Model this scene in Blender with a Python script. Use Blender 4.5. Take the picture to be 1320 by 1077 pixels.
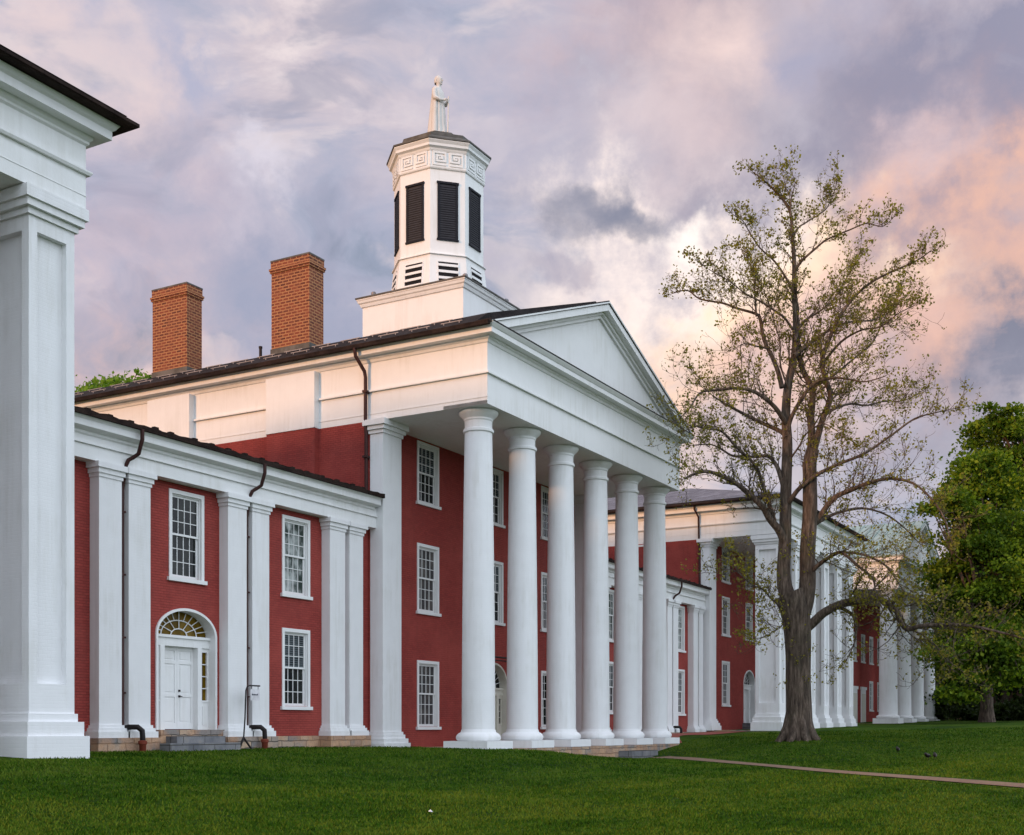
import bpy, bmesh, math, random
import numpy as np
from mathutils import Vector, Matrix

for _o in list(bpy.data.objects):
    bpy.data.objects.remove(_o, do_unlink=True)
random.seed(11)
S = bpy.context.scene
COL = S.collection
R = math.radians

# ------------------------------------------------------------------ camera
FPX, TH, EYE = 1568.0, R(29.44), 1.7        # focal length in photo pixels, heading left of +X, eye height
CT, ST = math.cos(TH), math.sin(TH)
cam = bpy.data.cameras.new('camera')
cam_o = bpy.data.objects.new('camera', cam)
COL.objects.link(cam_o)
cam_o.location = (0, 0, EYE)
cam_o.rotation_euler = (R(90), 0, TH - R(90))
cam.sensor_width = 36
cam.lens = FPX / 1320 * 36
cam.shift_y = (937.5 - 538.5) / 1320
cam.clip_start, cam.clip_end = 0.1, 5000
S.camera = cam_o


def ray(px, py):
    u = (px - 660) / FPX
    return Vector((CT + u * ST, ST - u * CT, (937.5 - py) / FPX))


def at_depth(px, py, Z):
    return ray(px, py) * Z + Vector((0, 0, EYE))


def X_at(px, Y):
    r = ray(px, 0)
    return Y * r.x / r.y


# ------------------------------------------------------------------ exposure
S.view_settings.view_transform = 'Standard'
S.view_settings.look = 'None'
S.view_settings.gamma = 1
S.view_settings.exposure = 0.14
S.cycles.max_bounces = 8
S.cycles.transparent_max_bounces = 8
S.cycles.use_denoising = True

# ------------------------------------------------------------------ sun: low, warm, soft, from the left of the row
SUN_DIR = Vector((-1.0, 0.34, 0.215)).normalized()     # towards the sun
sun = bpy.data.lights.new('sun', 'SUN')
sun.energy = 2.3
sun.angle = R(5)
sun.color = (1.0, 0.50, 0.22)
sun_o = bpy.data.objects.new('sun', sun)
COL.objects.link(sun_o)
sun_o.rotation_euler = SUN_DIR.to_track_quat('Z', 'Y').to_euler()
SUN_EL = math.asin(SUN_DIR.z)
SUN_AZ = math.atan2(SUN_DIR.x, SUN_DIR.y)

# ------------------------------------------------------------------ world: broken sunset cloud over a Nishita sky
W = bpy.data.worlds.new('World')
S.world = W
W.use_nodes = True
wt = W.node_tree
for n in list(wt.nodes):
    wt.nodes.remove(n)


class NT:
    """small helper around a node tree"""
    def __init__(self, tree):
        self.t = tree

    def new(self, typ, **kw):
        n = self.t.nodes.new(typ)
        for k, v in kw.items():
            setattr(n, k, v)
        return n

    def put(self, sock, v):
        if hasattr(v, 'is_output'):
            self.t.links.new(v, sock)
        elif isinstance(v, (tuple, list)) and len(v) == 3 and sock.type == 'RGBA':
            sock.default_value = (*v, 1)
        else:
            sock.default_value = v

    def math(self, op, a, b=0.0, c=None, clamp=False):
        n = self.new('ShaderNodeMath', operation=op, use_clamp=clamp)
        self.put(n.inputs[0], a)
        self.put(n.inputs[1], b)
        if c is not None:
            self.put(n.inputs[2], c)
        return n.outputs[0]

    def vmath(self, op, a, b=None, scale=None):
        n = self.new('ShaderNodeVectorMath', operation=op)
        self.put(n.inputs[0], a)
        if b is not None:
            self.put(n.inputs[1], b)
        if scale is not None:
            self.put(n.inputs['Scale'], scale)
        return n.outputs['Value'] if op in ('LENGTH', 'DISTANCE', 'DOT_PRODUCT') else n.outputs[0]

    def noise(self, vec, scale, detail=4, rough=0.55, dist=0.0, col=False):
        n = self.new('ShaderNodeTexNoise')
        if vec is not None:
            self.put(n.inputs['Vector'], vec)
        n.inputs['Scale'].default_value = scale
        n.inputs['Detail'].default_value = detail
        n.inputs['Roughness'].default_value = rough
        n.inputs['Distortion'].default_value = dist
        return n.outputs['Color' if col else 'Fac']

    def ramp(self, fac, stops, interp='LINEAR'):
        n = self.new('ShaderNodeValToRGB')
        n.color_ramp.interpolation = interp
        e = n.color_ramp.elements
        while len(e) < len(stops):
            e.new(0.5)
        for el, (p, c) in zip(e, stops):
            el.position = p
            el.color = (*c, 1) if len(c) == 3 else c
        self.put(n.inputs[0], fac)
        return n.outputs[0]

    def mix(self, fac, a, b, blend='MIX'):
        n = self.new('ShaderNodeMix', data_type='RGBA', blend_type=blend)
        self.put(n.inputs['Factor'], fac)
        self.put(n.inputs[6], a)
        self.put(n.inputs[7], b)
        return n.outputs[2]

    def mapr(self, v, a, b, c=0.0, d=1.0, smooth=True):
        n = self.new('ShaderNodeMapRange', interpolation_type='SMOOTHSTEP' if smooth else 'LINEAR')
        for i, x in enumerate((v, a, b, c, d)):
            self.put(n.inputs[i], x)
        return n.outputs[0]


N = NT(wt)
tc = N.new('ShaderNodeTexCoord')
D = N.vmath('NORMALIZE', tc.outputs['Generated'])
sep = N.new('ShaderNodeSeparateXYZ')
N.put(sep.inputs[0], D)
# clouds lie on a high plane: project the direction onto it
den = N.math('ADD', N.math('MAXIMUM', sep.outputs[2], 0.0), 0.22)
comb = N.new('ShaderNodeCombineXYZ')
N.put(comb.inputs[0], N.math('DIVIDE', sep.outputs[0], den))
N.put(comb.inputs[1], N.math('DIVIDE', sep.outputs[1], den))
plane = comb.outputs[0]
warp = N.vmath('SUBTRACT', N.noise(plane, 1.7, 3, 0.5, col=True), (0.5, 0.5, 0.5))
pw = N.vmath('ADD', plane, N.vmath('SCALE', warp, scale=0.75))
n_big = N.noise(pw, 0.95, 4, 0.5)
n_mid = N.noise(pw, 3.0, 7, 0.56)
n_fine = N.noise(pw, 8.5, 8, 0.62)
dens = N.math('ADD', N.math('MULTIPLY', n_big, 0.34), N.math('ADD', N.math('MULTIPLY', n_mid, 0.42), N.math('MULTIPLY', n_fine, 0.24)))
base = N.ramp(dens, [(0.40, (0.36, 0.42, 0.54)), (0.455, (0.46, 0.49, 0.61)), (0.50, (0.57, 0.55, 0.64)),
                     (0.545, (0.71, 0.63, 0.67)), (0.60, (0.92, 0.81, 0.80))])
# puffs: each lump is paler on the side turned to the afterglow (+X) and greyer on the far side
puff_a = N.noise(pw, 3.6, 6, 0.55)
puff_b = N.noise(N.vmath('ADD', pw, (0.10, -0.03, 0.0)), 3.6, 6, 0.55)
lit = N.math('SUBTRACT', puff_b, puff_a)
base = N.mix(N.mapr(lit, 0.01, 0.14, 0.0, 0.55), base, (0.98, 0.84, 0.80))
base = N.mix(N.mapr(lit, -0.01, -0.14, 0.0, 0.55), base, (0.34, 0.36, 0.47))
# clouds keep their ragged edges because the direction is warped before the regions are measured
dw = N.vmath('ADD', D, N.vmath('SCALE', N.vmath('SUBTRACT', N.noise(D, 7.0, 8, 0.62, col=True), (0.5, 0.5, 0.5)), scale=0.40))
dw = N.vmath('MULTIPLY', dw, (1.0, 1.0, 1.5))


dw2 = N.vmath('ADD', D, N.vmath('SCALE', N.vmath('SUBTRACT', N.noise(D, 16.0, 7, 0.58, col=True), (0.5, 0.5, 0.5)), scale=0.11))
dw2 = N.vmath('MULTIPLY', dw2, (1.0, 1.0, 1.5))


def region(px, py, rad, col, strength, edge=None):
    """a cloud bank lit or shaded in its own colour, towards one compass bearing and height"""
    global base
    c = ray(px, py).normalized()
    c = (c.x, c.y, c.z * 1.5)
    d = N.math('DIVIDE', N.vmath('DISTANCE', dw2 if edge else dw, c), rad / FPX)
    w = N.math('EXPONENT', N.math('MULTIPLY', N.math('POWER', d, edge or 2.0), -0.7))
    w = N.math('MULTIPLY', w, N.mapr(dens, 0.36, 0.62, 0.25, 1.55, False))
    base = N.mix(N.math('MULTIPLY', w, strength, clamp=True), base, col)


PINK = (0.82, 0.62, 0.62)
LAV = (0.48, 0.50, 0.62)
SLATE = (0.27, 0.29, 0.38)
GOLD = (1.15, 0.86, 0.64)
PEACH = (1.0, 0.60, 0.45)
CREAM = (1.15, 1.0, 0.92)
region(60, 20, 90, (0.88, 0.72, 0.70), 0.9)
region(190, 20, 70, (0.50, 0.52, 0.66), 0.9)
region(330, 200, 60, (0.75, 0.70, 0.78), 0.8)
region(200, 300, 170, (0.66, 0.55, 0.63), 0.7)
region(420, 350, 150, (0.40, 0.43, 0.56), 1.2)
region(150, 455, 90, (0.95, 0.62, 0.52), 1.0)
region(700, 150, 150, (0.52, 0.53, 0.66), 0.6)
region(990, 60, 110, PEACH, 0.9)
region(860, 70, 120, PINK, 0.7)
region(1150, 130, 200, (0.34, 0.34, 0.45), 1.5)
region(1180, 230, 120, (0.42, 0.37, 0.46), 1.0)
region(1000, 210, 140, (0.33, 0.32, 0.42), 1.4)
region(800, 250, 90, LAV, 0.6)
region(860, 340, 100, CREAM, 1.5)
region(800, 375, 80, CREAM, 1.0)
region(760, 278, 52, SLATE, 0.8, 4.0)
region(800, 290, 40, SLATE, 0.7, 4.0)
region(735, 360, 34, (0.42, 0.40, 0.50), 0.9, 4.0)
region(650, 345, 30, (0.50, 0.48, 0.60), 0.8, 3.0)
region(870, 310, 34, (1.25, 1.12, 1.02), 1.0, 3.0)
region(945, 70, 75, (1.0, 0.78, 0.72), 0.8, 2.0)
region(1050, 20, 40, (0.95, 0.80, 0.78), 0.6, 2.0)
region(870, 170, 60, (0.88, 0.74, 0.74), 0.6, 2.0)
region(1010, 150, 40, (0.62, 0.60, 0.68), 0.5, 2.0)
region(335, 205, 34, (0.80, 0.76, 0.84), 0.9, 3.0)
region(1180, 200, 60, (0.85, 0.66, 0.66), 0.8, 3.0)
region(1040, 60, 60, (0.45, 0.45, 0.58), 0.8, 3.0)
region(1200, 400, 70, (0.95, 0.62, 0.52), 0.8, 3.0)
region(1285, 275, 110, PEACH, 1.0)
region(1190, 340, 110, PEACH, 0.9)
region(1010, 370, 75, (1.45, 1.10, 0.75), 1.1)
region(905, 480, 90, GOLD, 1.1)
region(1060, 390, 70, (1.15, 0.80, 0.62), 0.8)
region(1000, 490, 90, (1.05, 0.68, 0.52), 1.0)
region(1100, 455, 90, (0.98, 0.68, 0.62), 0.9)
region(1265, 440, 120, (0.27, 0.28, 0.36), 1.0)
region(1130, 560, 100, (0.36, 0.37, 0.46), 0.9)
region(920, 600, 90, (0.95, 0.75, 0.68), 0.8)
region(1080, 660, 120, (0.62, 0.60, 0.66), 0.8)
# the sky behind the photographer and overhead is the open, bright side of the evening
back = N.mapr(N.math('ADD', N.math('ADD', N.math('MULTIPLY', sep.outputs[1], -1.0), N.math('MULTIPLY', sep.outputs[0], -0.30)), N.math('MULTIPLY', sep.outputs[2], 0.25)), -0.30, 0.75, 0.0, 1.0)
base = N.vmath('MULTIPLY', base, (0.86, 0.85, 0.87))
bright = N.mix(back, base, (1.36, 1.50, 1.72))
sky = N.new('ShaderNodeTexSky', sky_type='NISHITA', sun_disc=False)
sky.sun_elevation = SUN_EL
sky.sun_rotation = SUN_AZ
gap = N.mapr(dens, 0.30, 0.44, 0.35, 0.0)
nish = N.vmath('SCALE', sky.outputs[0], scale=0.06)
final = N.mix(gap, bright, nish)
bg = N.new('ShaderNodeBackground')
N.put(bg.inputs[0], final)
bg.inputs[1].default_value = 1.0
N.put(N.new('ShaderNodeOutputWorld').inputs[0], bg.outputs[0])
W.cycles.sampling_method = 'MANUAL'
W.cycles.sample_map_resolution = 1024
# ------------------------------------------------------------------ materials
def material(name):
    m = bpy.data.materials.new(name)
    m.use_nodes = True
    t = m.node_tree
    b = t.nodes['Principled BSDF']
    return m, NT(t), b


def bump(N_, b, h, strength=0.3, dist=0.02):
    n = N_.new('ShaderNodeBump')
    n.inputs['Strength'].default_value = strength
    n.inputs['Distance'].default_value = dist
    N_.put(n.inputs['Height'], h)
    N_.put(b.inputs['Normal'], n.outputs[0])


def obj_xyz(N_):
    return N_.new('ShaderNodeNewGeometry').outputs['Position']


def brick_vec(N_):
    s = N_.new('ShaderNodeSeparateXYZ')
    N_.put(s.inputs[0], obj_xyz(N_))
    c = N_.new('ShaderNodeCombineXYZ')
    N_.put(c.inputs[0], N_.math('ADD', s.outputs[0], s.outputs[1]))
    N_.put(c.inputs[1], s.outputs[2])
    return c.outputs[0]


def bricks(N_, vec, w, h, mortar, c1, c2, cm, offset=0.5, smooth=0.1, bias=0.0):
    n = N_.new('ShaderNodeTexBrick')
    N_.put(n.inputs['Vector'], vec)
    n.offset = offset
    n.inputs['Scale'].default_value = 1
    n.inputs['Brick Width'].default_value = w
    n.inputs['Row Height'].default_value = h
    n.inputs['Mortar Size'].default_value = mortar
    n.inputs['Mortar Smooth'].default_value = smooth
    n.inputs['Bias'].default_value = bias
    N_.put(n.inputs['Color1'], c1)
    N_.put(n.inputs['Color2'], c2)
    N_.put(n.inputs['Mortar'], cm)
    return n.outputs['Color'], n.outputs['Fac']


def paint(name, col, rough=0.55, courses=0.0, grime=0.10, tone=(0.62, 0.60, 0.52)):
    m, n, b = material(name)
    p = obj_xyz(n)
    v = n.noise(p, 0.7, 6, 0.6)
    streak = n.noise(n.vmath('MULTIPLY', p, (6.0, 6.0, 0.5)), 1.0, 5, 0.6)
    g = n.mapr(n.math('MULTIPLY', v, streak), 0.22, 0.42, 0.0, grime)
    c = n.mix(g, col, tuple(a * t for a, t in zip(col, tone)))
    c = n.mix(n.mapr(n.noise(p, 2.3, 5), 0.35, 0.7, 0.0, 0.5), c, tuple(min(1, a * 0.94) for a in col))
    n.put(b.inputs['Base Color'], c)
    b.inputs['Roughness'].default_value = rough
    b.inputs['Specular IOR Level'].default_value = 0.25
    h = n.noise(p, 22, 4, 0.6)
    if courses:
        _, f = bricks(n, brick_vec(n), 0.22, 0.075, 0.008, (1, 1, 1), (1, 1, 1), (0, 0, 0), smooth=0.6)
        h = n.math('ADD', n.math('MULTIPLY', h, 0.5), n.math('MULTIPLY', f, -courses))
    bump(n, b, h, 0.35, 0.008)
    return m


WHITE = paint('white_paint', (0.78, 0.785, 0.78), 0.5, 0.0, 0.26)
COLUMN_WHITE = paint('painted_stucco', (0.77, 0.775, 0.78), 0.6, 0.5, 0.28)
TRIM = paint('window_white', (0.76, 0.765, 0.76), 0.45, 0.0, 0.12)
CREAMY = paint('aged_white', (0.62, 0.60, 0.52), 0.6, 0.0, 0.4)


def red_wall():
    m, n, b = material('painted_red_brick')
    p = obj_xyz(n)
    c, f = bricks(n, brick_vec(n), 0.22, 0.075, 0.010, (0.33, 0.056, 0.046), (0.265, 0.044, 0.038), (0.22, 0.039, 0.034), smooth=0.4)
    patch = n.mapr(n.noise(p, 0.45, 6, 0.65), 0.35, 0.7, 0.0, 1.0)
    c = n.mix(patch, c, n.mix(0.7, c, (0.39, 0.078, 0.062)))
    c = n.mix(n.mapr(n.noise(p, 1.7, 6, 0.7), 0.48, 0.68, 0.0, 0.45), c, (0.23, 0.046, 0.039))
    grime = n.mapr(n.noise(n.vmath('MULTIPLY', p, (3.0, 3.0, 0.35)), 1.0, 6, 0.6), 0.52, 0.75, 0.0, 0.35)
    c = n.mix(grime, c, (0.20, 0.045, 0.039))
    n.put(b.inputs['Base Color'], c)
    b.inputs['Roughness'].default_value = 0.7
    b.inputs['Specular IOR Level'].default_value = 0.12
    h = n.math('SUBTRACT', n.math('MULTIPLY', n.noise(p, 14, 4), 0.5), f)
    bump(n, b, h, 1.0, 0.012)
    return m


RED = red_wall()


def chimney_brick():
    m, n, b = material('orange_chimney_brick')
    p = obj_xyz(n)
    v = brick_vec(n)
    c, f = bricks(n, v, 0.27, 0.112, 0.024, (0.20, 0.044, 0.018), (0.075, 0.018, 0.011), (0.38, 0.17, 0.07), smooth=0.15, bias=-0.1)
    c = n.mix(n.mapr(n.noise(p, 2.0, 5, 0.6), 0.4, 0.75, 0.0, 0.6), c, (0.24, 0.075, 0.035))
    n.put(b.inputs['Base Color'], c)
    b.inputs['Roughness'].default_value = 0.85
    bump(n, b, n.math('SUBTRACT', n.math('MULTIPLY', n.noise(p, 25, 3), 0.4), f), 0.7, 0.02)
    return m


CHIMNEY = chimney_brick()


def stone():
    m, n, b = material('rubble_stone')
    p = obj_xyz(n)
    v = brick_vec(n)
    v = n.vmath('ADD', v, n.vmath('SCALE', n.vmath('SUBTRACT', n.noise(v, 2.2, 3, col=True), (0.5, 0.5, 0.5)), scale=0.13))
    c, f = bricks(n, v, 0.62, 0.21, 0.018, (0.50, 0.36, 0.25), (0.20, 0.19, 0.19), (0.10, 0.09, 0.075), smooth=0.3)
    c = n.mix(n.mapr(n.noise(v, 1.1, 4), 0.42, 0.58), c, n.mix(0.6, c, (0.50, 0.27, 0.14)))
    c = n.mix(n.mapr(n.noise(p, 9, 5, 0.7), 0.45, 0.75, 0.0, 0.55), c, (0.14, 0.13, 0.115))
    n.put(b.inputs['Base Color'], c)
    b.inputs['Roughness'].default_value = 0.9
    bump(n, b, n.math('SUBTRACT', n.noise(p, 8, 6, 0.65), n.math('MULTIPLY', f, 1.2)), 0.8, 0.04)
    return m


STONE = stone()


def grey_stone():
    m, n, b = material('grey_step_stone')
    p = obj_xyz(n)
    c = n.ramp(n.noise(p, 1.6, 6, 0.65), [(0.35, (0.13, 0.135, 0.15)), (0.6, (0.22, 0.22, 0.225)), (0.75, (0.30, 0.27, 0.22))])
    _, f = bricks(n, brick_vec(n), 0.85, 0.24, 0.012, (1, 1, 1), (1, 1, 1), (0, 0, 0))
    c = n.mix(f, c, (0.07, 0.065, 0.06))
    n.put(b.inputs['Base Color'], c)
    b.inputs['Roughness'].default_value = 0.85
    b.inputs['Specular IOR Level'].default_value = 0.15
    bump(n, b, n.math('SUBTRACT', n.noise(p, 12, 6, 0.6), f), 0.7, 0.02)
    return m


GREYSTONE = grey_stone()


def shingle(name, c1, c2, rough=0.6):
    m, n, b = material(name)
    p = obj_xyz(n)
    s = n.new('ShaderNodeSeparateXYZ')
    n.put(s.inputs[0], p)
    c = n.new('ShaderNodeCombineXYZ')
    n.put(c.inputs[0], n.math('ADD', s.outputs[0], s.outputs[1]))
    n.put(c.inputs[1], n.math('MULTIPLY', s.outputs[2], 3.0))
    col, f = bricks(n, c.outputs[0], 0.3, 0.22, 0.01, c1, c2, tuple(x * 0.4 for x in c1))
    col = n.mix(n.mapr(n.noise(p, 1.3, 6, 0.7), 0.4, 0.7, 0, 0.7), col, tuple(x * 1.9 for x in c2))
    n.put(b.inputs['Base Color'], col)
    b.inputs['Roughness'].default_value = rough
    b.inputs['Specular IOR Level'].default_value = 0.08
    bump(n, b, n.math('SUBTRACT', n.noise(p, 18, 4), f), 0.6, 0.02)
    return m


SLATE_ROOF = shingle('dark_slate', (0.018, 0.015, 0.015), (0.027, 0.022, 0.022), 0.7)
BROWN_ROOF = shingle('brown_roof_edge', (0.016, 0.010, 0.009), (0.025, 0.016, 0.013), 0.8)
BLUE_SLATE = shingle('blue_slate', (0.095, 0.095, 0.115), (0.14, 0.138, 0.16), 0.55)


def simple(name, col, rough=0.5, metal=0.0, var=0.3, scale=6.0):
    m, n, b = material(name)
    p = obj_xyz(n)
    n.put(b.inputs['Base Color'], n.mix(n.mapr(n.noise(p, scale, 5, 0.6), 0.35, 0.7), col, tuple(min(1, x * (1 + var)) for x in col)))
    b.inputs['Roughness'].default_value = rough
    b.inputs['Metallic'].default_value = metal
    b.inputs['Specular IOR Level'].default_value = 0.2
    return m


IRON = simple('black_iron', (0.018, 0.014, 0.014), 0.45, 0.3)
PIPE = simple('brown_downpipe', (0.045, 0.018, 0.016), 0.5, 0.2)
RUST = simple('rust_red_pipe', (0.16, 0.035, 0.020), 0.7)
LEADGREY = simple('weathered_lead', (0.075, 0.072, 0.066), 0.6, 0.2, 0.8, 2.0)
LOUVER = simple('black_louver', (0.009, 0.010, 0.015), 0.7)
SLAT = simple('louvre_slat_paint', (0.026, 0.027, 0.034), 0.6)
VENT_SHADE = simple('painted_vent_shade', (0.012, 0.012, 0.014), 0.9)  # near-black panel colour standing in for shade between the vent slats
BRASS = simple('dull_brass', (0.16, 0.10, 0.03), 0.35, 0.8)
SNOWMETAL = simple('snow_guard_metal', (0.22, 0.21, 0.22), 0.5, 0.3)
SOIL = simple('leaf_litter', (0.070, 0.036, 0.018), 0.95, 0, 0.9, 1.2)
SIGNWHITE = simple('sign_panel_white', (0.55, 0.54, 0.56), 0.5)
INK = simple('sign_lettering', (0.03, 0.03, 0.05), 0.6)
STATUE = paint('statue_white', (0.62, 0.59, 0.56), 0.6, 0.0, 0.7)


def copper():
    m, n, b = material('green_copper')
    p = obj_xyz(n)
    c = n.ramp(n.noise(p, 0.8, 6, 0.65), [(0.35, (0.20, 0.29, 0.28)), (0.65, (0.30, 0.40, 0.385))])
    n.put(b.inputs['Base Color'], c)
    b.inputs['Roughness'].default_value = 0.55
    return m


COPPER = copper()


def glass(name, col, tint=(0.05, 0.05, 0.04), blinds=False, spec=0.22):
    m, n, b = material(name)
    p = obj_xyz(n)
    s = n.new('ShaderNodeSeparateXYZ')
    n.put(s.inputs[0], p)
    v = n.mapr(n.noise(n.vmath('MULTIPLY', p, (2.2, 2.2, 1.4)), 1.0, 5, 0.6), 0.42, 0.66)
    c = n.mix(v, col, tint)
    if blinds:
        w = n.math('FRACT', n.math('MULTIPLY', s.outputs[2], 14.0))
        c = n.mix(n.mapr(w, 0.4, 0.6), c, tuple(x * 2.4 for x in tint))
    n.put(b.inputs['Base Color'], c)
    b.inputs['Roughness'].default_value = 0.04
    b.inputs['Specular IOR Level'].default_value = spec
    bump(n, b, n.noise(p, 1.3, 3), 0.25, 0.03)
    return m


GLASS_DARK = glass('window_glass', (0.006, 0.008, 0.009), (0.022, 0.025, 0.022))
GLASS_BLIND = glass('glass_over_blinds', (0.010, 0.014, 0.016), (0.040, 0.048, 0.052), True)
GLASS_CURTAIN = glass('glass_over_curtain', (0.05, 0.047, 0.048), (0.11, 0.10, 0.092))
GLASS_REFLECT_PAINT = glass('glass_reflection_painted', (0.03, 0.045, 0.038), (0.40, 0.43, 0.42))  # pale reflection painted into the pane colour as noise patches
GLASS_AMBER = glass('amber_fanlight_glass', (0.10, 0.060, 0.006), (0.19, 0.115, 0.014), False, 0.06)


def leaf(name, c1, c2, c3, trans=0.35, scale=0.35, spec=0.2):
    m, n, b = material(name)
    g = n.new('ShaderNodeNewGeometry')
    col = n.ramp(g.outputs['Random Per Island'], [(0.0, c1), (0.5, c2), (1.0, c3)])
    col = n.mix(n.mapr(n.noise(g.outputs['Position'], scale, 4), 0.35, 0.65, 0.0, 0.55), col, c1)
    n.put(b.inputs['Base Color'], col)
    b.inputs['Roughness'].default_value = 0.6
    b.inputs['Specular IOR Level'].default_value = spec
    tr = n.new('ShaderNodeBsdfTranslucent')
    n.put(tr.inputs[0], n.mix(1.0, col, (1.3, 1.35, 0.55), 'MULTIPLY'))
    mx = n.new('ShaderNodeMixShader')
    mx.inputs[0].default_value = trans
    n.put(mx.inputs[1], b.outputs[0])
    n.put(mx.inputs[2], tr.outputs[0])
    out = [x for x in n.t.nodes if x.type == 'OUTPUT_MATERIAL'][0]
    n.put(out.inputs[0], mx.outputs[0])
    return m


LEAF_SPRING = leaf('young_leaves', (0.13, 0.115, 0.018), (0.22, 0.20, 0.032), (0.34, 0.29, 0.055), 0.5)
LEAF_MAPLE = leaf('maple_leaves', (0.032, 0.068, 0.007), (0.105, 0.175, 0.011), (0.27, 0.33, 0.026), 0.4, 0.30, 0.1)
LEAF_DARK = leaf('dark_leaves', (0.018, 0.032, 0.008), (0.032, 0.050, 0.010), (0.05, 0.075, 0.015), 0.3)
LEAF_FAR = leaf('fresh_leaves', (0.09, 0.17, 0.02), (0.17, 0.28, 0.035), (0.28, 0.40, 0.06), 0.5)


def bark():
    m, n, b = material('furrowed_bark')
    p = obj_xyz(n)
    v = n.noise(n.vmath('MULTIPLY', p, (9.0, 9.0, 1.6)), 1.0, 7, 0.65)
    c = n.ramp(v, [(0.34, (0.026, 0.017, 0.012)), (0.52, (0.088, 0.062, 0.045)), (0.68, (0.185, 0.138, 0.105))])
    n.put(b.inputs['Base Color'], n.mix(n.mapr(n.noise(p, 1.2, 5), 0.5, 0.75, 0, 0.45), c, (0.075, 0.070, 0.040)))
    b.inputs['Roughness'].default_value = 0.95
    bump(n, b, v, 1.0, 0.07)
    return m


BARK = bark()


def lawn_mat():
    m, n, b = material('lawn_turf')
    p = obj_xyz(n)
    a = n.noise(p, 0.22, 6, 0.65)
    f = n.noise(n.vmath('MULTIPLY', p, (1.0, 1.0, 0.3)), 3.5, 7, 0.7)
    c = n.ramp(n.math('ADD', n.math('MULTIPLY', a, 0.5), n.math('MULTIPLY', f, 0.5)),
               [(0.38, (0.012, 0.031, 0.003)), (0.47, (0.025, 0.060, 0.004)), (0.54, (0.046, 0.088, 0.006)), (0.64, (0.092, 0.108, 0.015))])
    n.put(b.inputs['Base Color'], c)
    b.inputs['Roughness'].default_value = 0.95
    b.inputs['Specular IOR Level'].default_value = 0.05
    bump(n, b, n.noise(p, 16, 6, 0.7), 1.0, 0.06)
    return m


LAWN = lawn_mat()


def blade_mat():
    m, n, b = material('grass_blades')
    g = n.new('ShaderNodeNewGeometry')
    p = g.outputs['Position']
    patch = n.math('ADD', n.math('MULTIPLY', n.noise(n.vmath('MULTIPLY', p, (0.45, 0.9, 1.0)), 0.6, 6, 0.7), 0.62), n.math('ADD', n.math('MULTIPLY', n.noise(p, 3.0, 4, 0.6), 0.25), n.math('MULTIPLY', g.outputs['Random Per Island'], 0.20)))
    c = n.ramp(patch, [(0.36, (0.011, 0.035, 0.003)), (0.45, (0.021, 0.062, 0.004)), (0.53, (0.042, 0.094, 0.006)), (0.61, (0.088, 0.130, 0.014))])
    n.put(b.inputs['Base Color'], c)
    b.inputs['Roughness'].default_value = 0.7
    b.inputs['Specular IOR Level'].default_value = 0.02
    return m


BLADE = blade_mat()


def path_mat():
    m, n, b = material('brick_paving')
    p = obj_xyz(n)
    c, f = bricks(n, p, 0.22, 0.11, 0.012, (0.21, 0.105, 0.058), (0.15, 0.075, 0.044), (0.15, 0.11, 0.068))
    c = n.mix(n.mapr(n.noise(p, 0.9, 5), 0.4, 0.7, 0, 0.6), c, (0.21, 0.14, 0.080))
    n.put(b.inputs['Base Color'], c)
    b.inputs['Roughness'].default_value = 0.9
    bump(n, b, f, 0.4, -0.01)
    return m


PAVING = path_mat()
RED_PAVING = simple('red_brick_paving', (0.20, 0.055, 0.040), 0.9, 0, 0.5, 3.0)

# ------------------------------------------------------------------ object helpers
WORLD_AT = {}


def thing(name, label, cat, loc, group=None):
    o = bpy.data.objects.new(name, None)
    COL.objects.link(o)
    o.location = loc
    o.empty_display_size = 0.3
    o['label'] = label
    o['category'] = cat
    if group:
        o['group'] = group
    WORLD_AT[o] = Vector(loc)
    return o


def tag(o, label=None, cat=None, group=None, kind=None):
    for k, v in (('label', label), ('category', cat), ('group', group), ('kind', kind)):
        if v:
            o[k] = v
    return o


def put(name, mesh, parent=None, at=None, rot=None):
    """link a mesh; `at` is where the mesh's own origin stands in the world"""
    o = bpy.data.objects.new(name, mesh)
    COL.objects.link(o)
    at = Vector(at) if at is not None else Vector((0, 0, 0))
    if parent is not None:
        o.parent = parent
        o.location = at - WORLD_AT[parent]
    else:
        o.location = at
    if rot is not None:
        o.rotation_euler = rot
    WORLD_AT[o] = at
    return o


def sub(name, mesh, parent):
    """a child sharing its parent's local frame"""
    o = bpy.data.objects.new(name, mesh)
    COL.objects.link(o)
    o.parent = parent
    return o


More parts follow.
